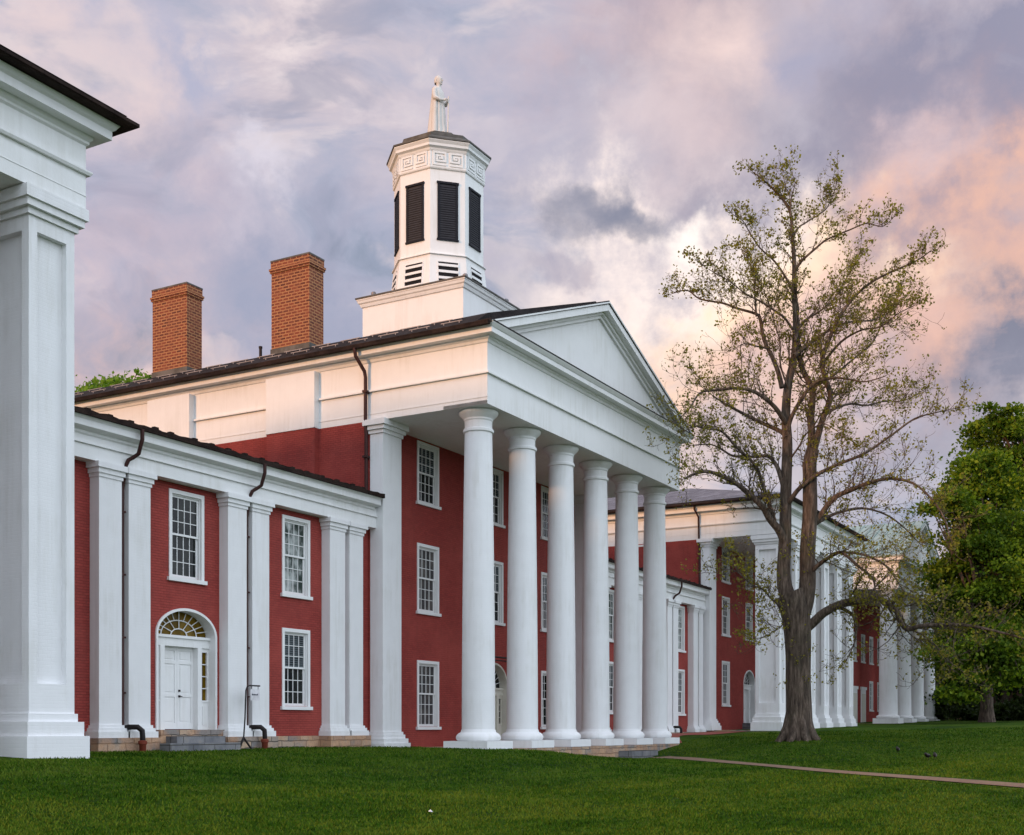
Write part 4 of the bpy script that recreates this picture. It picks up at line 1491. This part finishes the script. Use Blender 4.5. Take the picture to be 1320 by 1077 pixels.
# long cloak down the back, open at the front
ck = MB()
rows, seg = 16, 40
for i in range(rows):
    t = i / (rows - 1)
    z = 1.93 - t * 1.86
    rx, ry = 0.26 + 0.14 * t ** 0.8, 0.19 + 0.20 * t
    for k in range(seg):
        a = R(-28) + R(236) * k / (seg - 1)
        f = 1.05 + 0.085 * t * math.sin(8 * a + 0.6) + 0.03 * t * math.sin(17 * a)
        ck.v.append(P(rx * f * math.cos(a), 0.02 + ry * f * math.sin(a), z))
for i in range(rows - 1):
    for k in range(seg - 1):
        ck.f.append((i * seg + k, (i + 1) * seg + k, (i + 1) * seg + k + 1, i * seg + k + 1))
me = ck.mesh('cloak', STATUE, 60)
ob = put('cloak', me, st)
sol = ob.modifiers.new('thickness', 'SOLIDIFY')
sol.thickness = 0.035
hr = MB()
for i, (z, r_, y) in enumerate(((2.16, 0.118, 0.055), (2.24, 0.135, 0.045), (2.33, 0.135, 0.03), (2.40, 0.11, 0.02), (2.445, 0.06, 0.015), (2.455, 0.01, 0.015))):
    for k in range(24):
        a = 2 * math.pi * k / 24
        w = 1 + 0.06 * math.sin(5 * a + i)
        hr.v.append(P(r_ * w * math.cos(a), y + r_ * 0.98 * w * math.sin(a), z))
for i in range(5):
    for k in range(24):
        k2 = (k + 1) % 24
        hr.f.append((i * 24 + k, i * 24 + k2, (i + 1) * 24 + k2, (i + 1) * 24 + k))
hr.part('hair', STATUE, st, 60)
MB().tube([P(0.08, -0.40, 1.60), P(0.08, -0.395, 1.3), P(0.085, -0.38, 0.7), P(0.09, -0.36, 0.08)], [0.03, 0.028, 0.032, 0.04], 10).part('staff', STATUE, st, 60)
MB().box(SX - 0.44, SX + 0.44, SY - 0.52, SY + 0.46, SZ - 0.06, SZ + 0.08).part('plinth', STATUE, st)

# ------------------------------------------------------------------ iron sign stand by the wing's downpipe
sx_, sy_ = X_at(314, 24.75), 24.75
zg_ = gz(sx_, sy_)
sg = thing('sign_stand', 'thin black iron stand on a tripod foot holding a small white sign beside a downpipe', 'sign', (sx_, sy_, zg_))
pz = lambda z: zg_ + z
m = MB().tube([(sx_, sy_, pz(0.30)), (sx_ + 0.06, sy_, pz(0.9)), (sx_ + 0.10, sy_, pz(1.75)), (sx_ + 0.16, sy_, pz(1.86)), (sx_ + 0.26, sy_, pz(1.90)), (sx_ + 0.72, sy_, pz(1.90))], 0.022, 8)
m.part('pole', IRON, sg, 60)
for dx, dy in ((-0.26, -0.05), (0.20, -0.16), (0.05, 0.24)):
    MB().tube([(sx_ + dx, sy_ + dy, pz(-0.02)), (sx_ + dx * 0.75, sy_ + dy * 0.75, pz(0.06)), (sx_, sy_, pz(0.34))], [0.028, 0.03, 0.035], 8).part('foot', IRON, sg, 60)
pn = MB().box(sx_ + 0.30, sx_ + 0.70, sy_ - 0.012, sy_ + 0.012, pz(1.46), pz(1.80))
pno = pn.part('sign_panel', SIGNWHITE, sg)
hk = MB().box(sx_ + 0.35, sx_ + 0.365, sy_ - 0.005, sy_ + 0.005, pz(1.80), pz(1.885)).box(sx_ + 0.635, sx_ + 0.65, sy_ - 0.005, sy_ + 0.005, pz(1.80), pz(1.885))
hk.part('hook', IRON, sg)
lt = MB()
x = sx_ + 0.35
for w, h in ((0.035, 0.05), (0.028, 0.034), (0.034, 0.034), (0.026, 0.045), (0.034, 0.034), (0.03, 0.034), (0.032, 0.05)):
    lt.box(x, x + w, sy_ - 0.016, sy_ - 0.012, pz(1.61), pz(1.61 + h))
    x += w + 0.008
WORLD_AT[pno] = Vector(WORLD_AT[sg]) * 0
put('lettering', lt.mesh('lettering', INK), pno, (0, 0, 0))

# ------------------------------------------------------------------ dark birds feeding on the lawn right of the path
def bird(px, py, Z, rot, label):
    p = at_depth(px, py, Z)
    z = gz(p.x, p.y)
    b = thing('bird', label, 'bird', (p.x, p.y, z), 'dark birds on the lawn')
    m = MB()
    c, s = math.cos(rot), math.sin(rot)
    T = lambda l, h, w=0: (p.x + c * l - s * w, p.y + s * l + c * w, z + h)
    m.tube([T(-0.24, 0.12), T(-0.14, 0.14), T(-0.06, 0.15), T(0.03, 0.16), T(0.10, 0.17), T(0.14, 0.195), T(0.17, 0.22), T(0.20, 0.225), T(0.225, 0.215), T(0.26, 0.20)], [0.012, 0.035, 0.06, 0.07, 0.06, 0.042, 0.042, 0.038, 0.014, 0.004], 10)
    for w in (-0.03, 0.03):
        m.tube([T(0.0, 0.11, w), T(0.01, 0.05, w), T(0.0, 0.0, w)], [0.012, 0.007, 0.007], 6)
        m.tube([T(0.0, 0.005, w), T(0.04, 0.004, w)], 0.006, 5)
    m.part('body', IRON, b, 60)


bird(1157.5, 984, 44, 0.4, 'small dark bird on the lawn, alone at the left of three')
bird(1196, 990.5, 40, 2.9, 'small dark bird on the lawn, the middle one of three, near the brick path')
bird(1205.5, 990, 40, 0.3, 'small dark bird on the lawn, the rightmost of three')

# a scrap of paper on the grass
p = at_depth(555, 1057, 20.5)
pzz = gz(p.x, p.y)
m = MB().add([(p.x - 0.03, p.y - 0.03, pzz + 0.03), (p.x + 0.03, p.y - 0.03, pzz + 0.03), (p.x + 0.04, p.y + 0.02, pzz + 0.05), (p.x - 0.03, p.y + 0.03, pzz + 0.04), (p.x, p.y, pzz + 0.07)],
             [(0, 1, 4), (1, 2, 4), (2, 3, 4), (3, 0, 4), (3, 2, 1, 0)])
tag(m.part('paper_scrap', SIGNWHITE), 'small white scrap of paper lying on the lawn', 'litter')
# ------------------------------------------------------------------ vegetation
RNG = np.random.default_rng(5)


def leaf_mesh(name, pts, size, mat, spread=0.35, up=0.3):
    """one small folded diamond per point, turned at random"""
    n = len(pts)
    pts = np.asarray(pts, float)
    a = RNG.normal(size=(n, 3))
    a /= np.linalg.norm(a, axis=1)[:, None]
    b = RNG.normal(size=(n, 3))
    b[:, 2] *= (1 - up)
    b -= a * (a * b).sum(1)[:, None]
    b /= np.linalg.norm(b, axis=1)[:, None]
    s = size * (1 + spread * RNG.uniform(-1, 1, n))[:, None]
    c = np.cross(a, b)
    v = np.stack([pts - a * s * 0.55, pts + b * s * 0.40 + c * s * 0.10, pts + a * s * 0.55, pts - b * s * 0.40 + c * s * 0.10], 1).reshape(-1, 3)
    k = np.arange(n)[:, None] * 4
    f = np.concatenate([k + np.array([[0, 1, 2]]), k + np.array([[0, 2, 3]])], 0)
    return np_mesh(name, v, f, mat)


def clump_points(centre, radius, n_clumps, per, clump_r, hollow=0.45, squash=0.42):
    """leaf points in many flattened clumps spread through an ellipsoid"""
    d = RNG.normal(size=(n_clumps, 3))
    d /= np.linalg.norm(d, axis=1)[:, None]
    r = (hollow + (1 - hollow) * RNG.uniform(0, 1, n_clumps)) ** 0.75
    lump = 1 + 0.22 * np.sin(d[:, 0] * 6 + d[:, 2] * 5 + centre[0]) + 0.18 * np.sin(d[:, 1] * 9 - d[:, 2] * 8)
    C = np.asarray(centre) + d * (r * lump)[:, None] * np.asarray(radius)
    out = []
    for c in C:
        k = max(4, int(per * RNG.uniform(0.5, 1.5)))
        cr = clump_r * RNG.uniform(0.6, 1.4)
        p = RNG.normal(size=(k, 3)) * cr * np.array([0.6, 0.6, 0.6 * squash])
        p[:, 2] -= 0.10 * (p[:, 0] ** 2 + p[:, 1] ** 2) / cr
        out.append(c + p)
    return np.concatenate(out), C


# the big half-bare tree in front of the pier hall; limbs are listed as (points, start radius, end radius, depth at the far end)
TREE_Z = 52.0
PX = TREE_Z / FPX
tb = at_depth(1029, 955, TREE_Z)
TZ = gz(tb.x, tb.y)
LIMBS = [
    # trunk and the two leaders
    ([(1030, 964), (1030, 940), (1030, 915), (1029, 880), (1029, 850), (1028, 815), (1024, 785), (1016, 765)], 0.86, 0.44, 0.0, 'trunk'),
    ([(1028, 800), (1014, 765), (1010, 740), (1012, 695), (1013, 634), (1015, 573), (1013, 536), (1016, 496), (1024, 459), (1026, 417), (1024, 378), (1024, 345), (1022, 311), (1019, 275), (1008, 256), (985, 233), (970, 222)], 0.40, 0.02, 0.6, 'trunk'),
    ([(1030, 800), (1038, 775), (1041, 750), (1041, 710), (1044, 665), (1044, 622), (1044, 597), (1048, 579)], 0.41, 0.27, -0.5, 'trunk'),
    ([(1044, 600), (1045, 560), (1045, 542), (1047, 505), (1036, 480), (1030, 462), (1024, 440)], 0.22, 0.10, 1.0, 'limb'),
    ([(1048, 585), (1054, 560), (1060, 540), (1071, 511), (1064, 490), (1058, 470), (1066, 445), (1080, 412), (1102, 384), (1128, 361), (1161, 345), (1183, 336), (1200, 322)], 0.20, 0.02, -1.5, 'limb'),
    ([(1024, 459), (1038, 448), (1055, 437), (1077, 420), (1100, 415), (1125, 412), (1140, 405)], 0.13, 0.02, 2.0, 'limb'),
    ([(1012, 700), (1004, 683), (992, 668), (982, 652), (961, 631), (943, 619), (915, 609), (895, 613), (881, 618)], 0.24, 0.04, -3.0, 'limb'),
    ([(1012, 545), (1007, 536), (995, 523), (976, 508), (952, 500), (921, 502), (903, 508), (890, 526), (876, 541)], 0.15, 0.02, -2.5, 'limb'),
    ([(1014, 565), (1007, 557), (982, 545), (952, 530), (933, 522), (917, 510)], 0.15, 0.03, 2.5, 'limb'),
    ([(1012, 635), (1006, 612), (1001, 600), (991, 589), (973, 588), (946, 589), (933, 581), (915, 572), (895, 575)], 0.15, 0.02, 2.0, 'limb'),
    ([(998, 672), (992, 652), (982, 621), (973, 600), (949, 575), (930, 557), (910, 551), (894, 549), (878, 560)], 0.13, 0.02, -4.0, 'limb'),
    ([(1016, 650), (1022, 640), (1032, 628), (1056, 612), (1081, 600), (1114, 585), (1148, 563), (1179, 542), (1206, 532), (1228, 528)], 0.15, 0.015, -3.0, 'limb'),
    ([(1044, 680), (1056, 667), (1074, 643), (1099, 631), (1124, 621), (1154, 618), (1185, 628), (1212, 660), (1225, 690)], 0.19, 0.02, -3.5, 'limb'),
    ([(1052, 675), (1062, 668), (1081, 660), (1111, 655), (1142, 664), (1166, 680), (1185, 700)], 0.12, 0.02, 3.0, 'limb'),
    ([(1056, 550), (1066, 535), (1081, 524), (1100, 521), (1117, 523), (1140, 518), (1165, 515), (1190, 505)], 0.11, 0.015, 2.5, 'limb'),
    ([(1015, 555), (1022, 536), (1035, 514), (1050, 493), (1075, 487), (1096, 488), (1116, 491), (1140, 485)], 0.13, 0.02, -2.5, 'limb'),
    ([(1042, 752), (1047, 735), (1065, 720), (1084, 712), (1105, 729), (1124, 747), (1130, 769), (1140, 790)], 0.15, 0.02, -3.5, 'limb'),
    ([(1070, 718), (1084, 712), (1111, 716), (1136, 726), (1151, 741), (1168, 763), (1190, 775)], 0.10, 0.015, -5.0, 'limb'),
    ([(1034, 815), (1049, 803), (1062, 790), (1082, 781), (1103, 774), (1127, 770), (1141, 778), (1154, 789), (1162, 801), (1170, 811), (1184, 807), (1201, 807), (1213, 806), (1235, 805), (1257, 808), (1287, 815), (1320, 825), (1345, 838)], 0.27, 0.03, -5.0, 'limb'),
    ([(1170, 811), (1186, 818), (1203, 829), (1222, 852), (1245, 868)], 0.06, 0.01, -4.0, 'limb'),
    ([(1082, 783), (1096, 790), (1103, 799), (1103, 815), (1101, 830), (1090, 852)], 0.12, 0.02, -1.0, 'limb'),
    ([(1008, 500), (1003, 480), (996, 462), (985, 437), (980, 414), (974, 406), (952, 398), (930, 392), (902, 384), (885, 376), (868, 378)], 0.14, 0.02, 2.0, 'limb'),
    ([(975, 408), (975, 390), (974, 373), (970, 350), (960, 330), (955, 318)], 0.06, 0.015, 1.0, 'limb'),
    ([(990, 450), (975, 446), (957, 445), (955, 470), (956, 500)], 0.05, 0.015, -2.0, 'limb'),
    ([(1025, 350), (1034, 338), (1050, 322), (1066, 310), (1097, 297), (1119, 289), (1138, 292), (1150, 281)], 0.08, 0.01, -2.0, 'limb'),
    ([(1022, 305), (1030, 294), (1038, 286), (1060, 272), (1070, 262), (1076, 245), (1078, 236)], 0.06, 0.01, 1.5, 'limb'),
    ([(1022, 375), (1012, 355), (999, 336), (980, 320), (966, 297), (958, 285), (946, 276)], 0.08, 0.01, -1.5, 'limb'),
    ([(1022, 425), (1012, 410), (1002, 403), (980, 389), (962, 378), (940, 362), (915, 348), (898, 338)], 0.08, 0.01, -2.5, 'limb'),
    ([(1025, 440), (1035, 417), (1055, 403), (1072, 390), (1085, 372), (1098, 350), (1112, 330)], 0.08, 0.01, 2.5, 'limb'),
    ([(1060, 470), (1083, 442), (1111, 426), (1136, 420), (1160, 405), (1180, 395)], 0.08, 0.01, -3.0, 'limb'),
    ([(1050, 498), (1072, 488), (1105, 459), (1125, 442), (1141, 409), (1152, 392), (1164, 361)], 0.08, 0.01, 3.0, 'limb'),
    ([(1020, 590), (1030, 575), (1040, 558), (1060, 545), (1085, 560), (1100, 572)], 0.06, 0.01, -2.0, 'limb'),
    ([(1019, 280), (1022, 255), (1024, 235), (1018, 218)], 0.05, 0.01, 0.5, 'limb'),
    ([(1016, 500), (1005, 470), (1006, 440), (996, 410), (985, 380), (975, 360)], 0.06, 0.01, -1.5, 'limb'),
    ([(1024, 790), (1000, 775), (985, 760), (968, 752), (950, 738), (930, 735)], 0.07, 0.01, -5.0, 'limb'),
    ([(1016, 800), (1000, 812), (985, 822), (972, 825)], 0.04, 0.01, -3.0, 'limb'),
]
tree = thing('spreading_tree', 'tall half bare tree with a thick forked trunk on the lawn by the pier hall', 'tree', (tb.x, tb.y, TZ))
trunk, wood = MB(), MB()
LEAFPTS = []
LR = random.Random(3)


def smooth_poly(P, n):
    out = []
    for i in range(len(P) - 1):
        p0, p1, p2, p3 = P[max(i - 1, 0)], P[i], P[i + 1], P[min(i + 2, len(P) - 1)]
        for k in range(n):
            t = k / n
            out.append(0.5 * ((2 * p1) + (p2 - p0) * t + (2 * p0 - 5 * p1 + 4 * p2 - p3) * t * t + (3 * p1 - p0 - 3 * p2 + p3) * t ** 3))
    out.append(P[-1])
    return out


def rnd_dir():
    while True:
        v = Vector((LR.uniform(-1, 1), LR.uniform(-1, 1), LR.uniform(-1, 1)))
        if 0.05 < v.length < 1:
            return v.normalized()


def twig(mb_, p, d, L, r, level):
    n = 4
    pts = [p]
    q = p.copy()
    dd = d.normalized()
    for k in range(n):
        dd = (dd + rnd_dir() * 0.32 + Vector((0, 0, 0.10))).normalized()
        q = q + dd * L / n
        pts.append(q.copy())
    mb_.tube(pts, [max(0.006, r * (1 - 0.75 * k / n)) for k in range(n + 1)], 4 if level == 0 else 3)
    if level < 2:
        for k in range(LR.randint(4, 6) if level == 0 else LR.randint(2, 4)):
            i = LR.randint(1, n)
            sd = ((pts[i] - pts[i - 1]).normalized() * 0.7 + rnd_dir() * 0.9 + Vector((0, 0, 0.15))).normalized()
            twig(mb_, pts[i], sd, L * LR.uniform(0.30, 0.55), r * 0.55, level + 1)
    if level >= 1:
        for i in range(2, n + 1):
            for _ in range((LR.random() < 0.22) if level == 1 else (LR.random() < 0.40)):
                LEAFPTS.append(tuple(pts[i] + rnd_dir() * 0.10))


for pts, r0, r1, dep, kind in LIMBS:
    n = len(pts)
    if kind == 'limb':
        r0 *= 0.80
    P3 = []
    for i, (x, y) in enumerate(pts):
        t = i / (n - 1)
        P3.append(at_depth(x, y, TREE_Z + dep * t ** 1.2))
    if kind == 'limb':
        for i in range(1, n):
            P3[i] += Vector((LR.uniform(-1, 1), LR.uniform(-1, 1), LR.uniform(-1, 1))) * 0.05
    SP = smooth_poly(P3, 4)
    m_ = len(SP)
    rad = []
    for i in range(m_):
        t = i / (m_ - 1)
        r = r0 + (r1 - r0) * t ** (0.85 if kind == 'limb' else 0.62)
        if r0 == 0.86:                                # root flare
            r = 0.52 + 0.30 * math.exp(-t * 9) + 0.14 * max(0.0, t - 0.55) / 0.45
        rad.append(r)
    (trunk if kind == 'trunk' else wood).tube(SP, rad, 20 if r0 > 0.35 else (10 if r0 > 0.1 else 6))
    # side branches
    length = sum((SP[i + 1] - SP[i]).length for i in range(m_ - 1))
    first = 0.0 if kind == 'limb' else (0.45 if r1 < 0.1 else 2.0)
    if r0 == 0.86:
        continue
    cnt = int(length * (4.0 if kind == 'limb' else 2.0))
    for k in range(cnt):
        t = first + (1 - first) * ((k + LR.random()) / cnt) if first < 1 else 1.1
        if kind == 'limb':
            t = 0.18 + 0.82 * ((k + LR.random()) / cnt)
        if t > 1:
            continue
        i = min(m_ - 2, int(t * (m_ - 1)))
        tan = (SP[i + 1] - SP[i]).normalized()
        d = (tan * 0.75 + rnd_dir() * 0.85 + Vector((0, 0, 0.38 if SP[i].z > 10 else 0.12))).normalized()
        L = LR.uniform(0.8, 2.0) * (1.15 - 0.5 * t) * (0.75 if SP[i].z > 20.5 else 1.1)
        twig(wood, SP[i], d, L, max(0.014, rad[i] * 0.28), 0)
    twig(wood, SP[-1], (SP[-1] - SP[-3]).normalized(), 0.4, 0.014, 0)
# buttress roots
for k in range(9):
    a = 2 * math.pi * k / 9 + 0.3
    c = Vector((tb.x, tb.y, TZ))
    o = Vector((math.cos(a), math.sin(a), 0))
    trunk.tube([c + o * 0.42 + Vector((0, 0, 1.25)), c + o * 0.52 + Vector((0, 0, 0.55)), c + o * 0.70 + Vector((0, 0, 0.16)), c + o * LR.uniform(0.85, 1.15) + Vector((0, 0, -0.10))], [0.10, 0.16, 0.15, 0.08], 8)
tr_o = trunk.part('trunk', BARK, tree, 70)
wood.part('branch', BARK, tree, 70)
LP = np.array(LEAFPTS)
# a few leaves sprout straight from the lower trunk
k = 260
ang, hh = RNG.uniform(0, 6.28, k), RNG.uniform(2.2, 9.0, k)
rr = 0.5 + RNG.exponential(0.16, k)
LP = np.concatenate([LP, np.stack([tb.x + rr * np.cos(ang), tb.y + rr * np.sin(ang), TZ + hh], 1)])
LP = LP[RNG.uniform(0, 1, len(LP)) < 0.52]
LP2 = np.concatenate([LP + RNG.normal(size=LP.shape) * 0.085 for _ in range(3)])
put('crown', leaf_mesh('crown', LP2, 0.105, LEAF_SPRING), tree)


def big_tree(name, label, px, Z, blobs, leaf_mat, bark_r, lsize, group, trunk_top=None, base_py=None):
    """blobs: (px, py, depth offset, rx px, rz px, clumps, per, clump radius m)"""
    p = at_depth(px, 930, Z)
    zb = gz(p.x, p.y)
    root = thing(name, label, 'tree', (p.x, p.y, zb), group)
    pts, centres = [], []
    w = Z / FPX
    for bx, by, dz_, rx, rz, ncl, per, cr, *ho in blobs:
        c = at_depth(bx, by, Z + dz_)
        q, C = clump_points((c.x, c.y, c.z), (rx * w, rx * w, rz * w), ncl, per, cr, ho[0] if ho else 0.45)
        pts.append(q)
        centres.append((c, C))
    m = MB()
    top = at_depth(px, trunk_top or (blobs[0][1]), Z)
    tp = [Vector((p.x, p.y, zb - 0.3)), Vector((p.x, p.y, zb + 1.0)), Vector((p.x + 0.15, p.y, zb + (top.z - zb) * 0.5)), Vector((p.x, p.y + 0.2, top.z))]
    m.tube(tp, [bark_r * 1.5, bark_r, bark_r * 0.75, bark_r * 0.35], 12)
    for c, C in centres:
        for q in C[::max(1, len(C) // 9)]:
            t = LR.uniform(0.35, 0.9)
            s = tp[1].lerp(tp[3], t)
            q = Vector(q)
            m.tube([s, s.lerp(q, 0.4) + Vector((0, 0, 0.4)), s.lerp(q, 0.75) + Vector((0, 0, 0.3)), q], [bark_r * 0.3, bark_r * 0.2, bark_r * 0.12, 0.03], 6)
    m.part('trunk', BARK, root, 60)
    put('crown', leaf_mesh('crown', np.concatenate(pts), lsize, leaf_mat), root)
    return root


G = 'leafy trees at the right edge'
big_tree('maple_tree', 'dense green maple with its trunk showing, right of the far columned hall', 1272, 88,
         [(1275, 745, 0, 60, 95, 75, 330, 1.15, 0.62), (1260, 640, 3, 42, 58, 34, 330, 1.1, 0.6), (1228, 655, -1, 26, 22, 12, 300, 1.0, 0.5), (1262, 835, -3, 55, 36, 30, 280, 1.0, 0.6), (1232, 765, 1, 26, 72, 26, 280, 0.9, 0.5), (1312, 775, -2, 50, 75, 40, 320, 1.15, 0.6), (1225, 845, -4, 22, 26, 9, 240, 0.8, 0.5), (1238, 880, -5, 20, 22, 8, 220, 0.8, 0.5), (1305, 868, -5, 26, 26, 11, 220, 0.9, 0.5)],
         LEAF_MAPLE, 0.45, 0.25, G, 700)
big_tree('maple_tree', 'taller leafy tree rising out of the picture at the right edge', 1362, 96,
         [(1340, 640, 0, 72, 108, 90, 340, 1.4, 0.62), (1285, 585, 2, 36, 44, 26, 320, 1.1, 0.55), (1262, 560, 3, 14, 16, 6, 220, 0.8, 0.5), (1302, 540, -1, 26, 24, 10, 300, 1.0, 0.5), (1370, 770, 2, 80, 110, 60, 320, 1.5, 0.6)],
         LEAF_MAPLE, 0.5, 0.27, G, 640)
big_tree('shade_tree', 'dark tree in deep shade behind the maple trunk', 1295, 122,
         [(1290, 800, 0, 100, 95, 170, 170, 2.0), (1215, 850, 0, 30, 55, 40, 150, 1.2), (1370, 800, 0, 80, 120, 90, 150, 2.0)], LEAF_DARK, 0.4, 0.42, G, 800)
big_tree('garden_tree', 'light green treetop showing over the main roof beside the left chimney', 140, 80,
         [(132, 520, 0, 50, 30, 30, 70, 0.8), (168, 497, 0, 27, 14, 16, 46, 0.6), (126, 500, 1, 16, 12, 8, 40, 0.5), (150, 505, 0, 22, 12, 12, 50, 0.6)], LEAF_FAR, 0.3, 0.26, None, 560)


def shrub(px, py, Z, rx, rz, label, n=70):
    w = Z / FPX
    c = at_depth(px, py, Z)
    zb = gz(c.x, c.y)
    root = thing('shrub', label, 'shrub', (c.x, c.y, zb), 'shrubs under the right hand trees')
    q, C = clump_points((c.x, c.y, zb + rz * w), (rx * w, rx * w * 0.8, rz * w), n, 90, 0.6, 0.2)
    q = q[q[:, 2] > zb - 0.1]
    m = MB()
    for k in range(7):
        e = Vector(C[k])
        m.tube([(c.x, c.y, zb - 0.1), Vector((c.x, c.y, zb)).lerp(e, 0.5), e], [0.06, 0.04, 0.015], 5)
    m.part('stem', BARK, root)
    put('foliage', leaf_mesh('foliage', q, 0.26, LEAF_DARK), root)


for px, Z, rx, rz, lb in ((1216, 112, 18, 20, 'dark low shrub next to the last column of the farthest hall'), (1246, 108, 22, 16, 'dark low shrub left of the maple trunk'),
                          (1290, 104, 26, 11, 'dark low shrub right of the maple trunk'), (1330, 100, 26, 14, 'dark low shrub at the right edge of the lawn'), (1232, 118, 26, 40, 'tall dark shrub behind the low shrubs left of the maple trunk')):
    shrub(px, 925, Z, rx, rz, lb)

# brown bank of fallen leaves behind the trees
bp = [at_depth(x, 925, 128) for x in (1180, 1225, 1260, 1300, 1345, 1400, 1460)]
m = MB()
prof = [(-7, -0.6), (-5, 0.5), (-3, 2.0), (0, 3.8), (4, 5.2), (10, 5.6), (20, 0.0)]
for i, p in enumerate(bp):
    z0 = gz(p.x, p.y)
    f = Vector((CT, ST, 0))
    for k, (d, h) in enumerate(prof):
        m.v.append((p.x + f.x * d, p.y + f.y * d, z0 + h * (0.7 + 0.3 * math.sin(i * 1.7 + k))))
n = len(prof)
for i in range(len(bp) - 1):
    for k in range(n - 1):
        m.f.append((i * n + k, (i + 1) * n + k, (i + 1) * n + k + 1, i * n + k + 1))
tag(m.part('earth_bank', SOIL, None, 80), kind='structure')

# distant woods closing the right side
wp = []
for k in range(16):
    u = 0.30 + 0.055 * k
    Zw = 200 + 12 * math.sin(k * 2.1)
    p = Vector((CT + u * ST, ST - u * CT, 0)) * Zw
    q, _ = clump_points((p.x, p.y, 9.5), (9, 9, 8.5), 70, 45, 2.6)
    wp.append(q)
tag(put('far_woods', leaf_mesh('far_woods', np.concatenate(wp), 0.95, LEAF_DARK)), kind='stuff')

# ------------------------------------------------------------------ grass blades over the lawn in view
n = 330000
Zs = 14.5 + 52 * RNG.uniform(0, 1, n) ** 1.7
us = RNG.uniform(-0.46, 0.45, n)
gx_ = Zs * (CT + us * ST)
gy_ = Zs * (ST - us * CT)
ok = (gy_ < 25.1) & ~((gx_ > 34.5) & (gx_ < 53) & (gy_ > 20.6)) & ~((gx_ < 18.8) & (gy_ > 20.4)) & ~((gx_ > 25) & (gx_ < 28.3) & (gy_ > 24.4))
pp = np.array(PATH_PTS)
dmin = np.full(n, 1e9)
for i in range(len(pp) - 1):
    a, b = pp[i], pp[i + 1]
    ab = b - a
    t = np.clip(((gx_ - a[0]) * ab[0] + (gy_ - a[1]) * ab[1]) / (ab @ ab), 0, 1)
    dmin = np.minimum(dmin, np.hypot(gx_ - a[0] - t * ab[0], gy_ - a[1] - t * ab[1]))
ok &= dmin > 0.72
ok &= ~((gx_ > 52.3) & (gy_ > 20.9))
gx_, gy_, Zs = gx_[ok], gy_[ok], Zs[ok]
n = len(gx_)
gz_ = np.concatenate([ground(gx_[i:i + 20000], gy_[i:i + 20000]) for i in range(0, n, 20000)])
base = np.stack([gx_, gy_, gz_ - 0.005], 1)
ang = RNG.uniform(0, 2 * np.pi, n)
hgt = RNG.uniform(0.020, 0.050, n) * (1 + Zs / 90) * (0.75 + 0.5 * np.clip(0.5 + 0.5 * np.sin(gx_ * 1.9 + 1.3 * np.sin(gy_ * 1.1)) * np.sin(gy_ * 2.3 + np.sin(gx_ * 0.7) * 1.7), 0, 1))
wid = 0.007 * (1 + Zs / 22)
side = np.stack([np.cos(ang), np.sin(ang), np.zeros(n)], 1) * wid[:, None]
lean = np.stack([RNG.normal(size=n) * 0.45, RNG.normal(size=n) * 0.45, np.ones(n)], 1) * hgt[:, None]
v = np.stack([base - side, base + side, base + lean], 1).reshape(-1, 3)
f = np.arange(3 * n).reshape(-1, 3)
tag(put('grass', np_mesh('grass', v, f, BLADE)), kind='stuff')
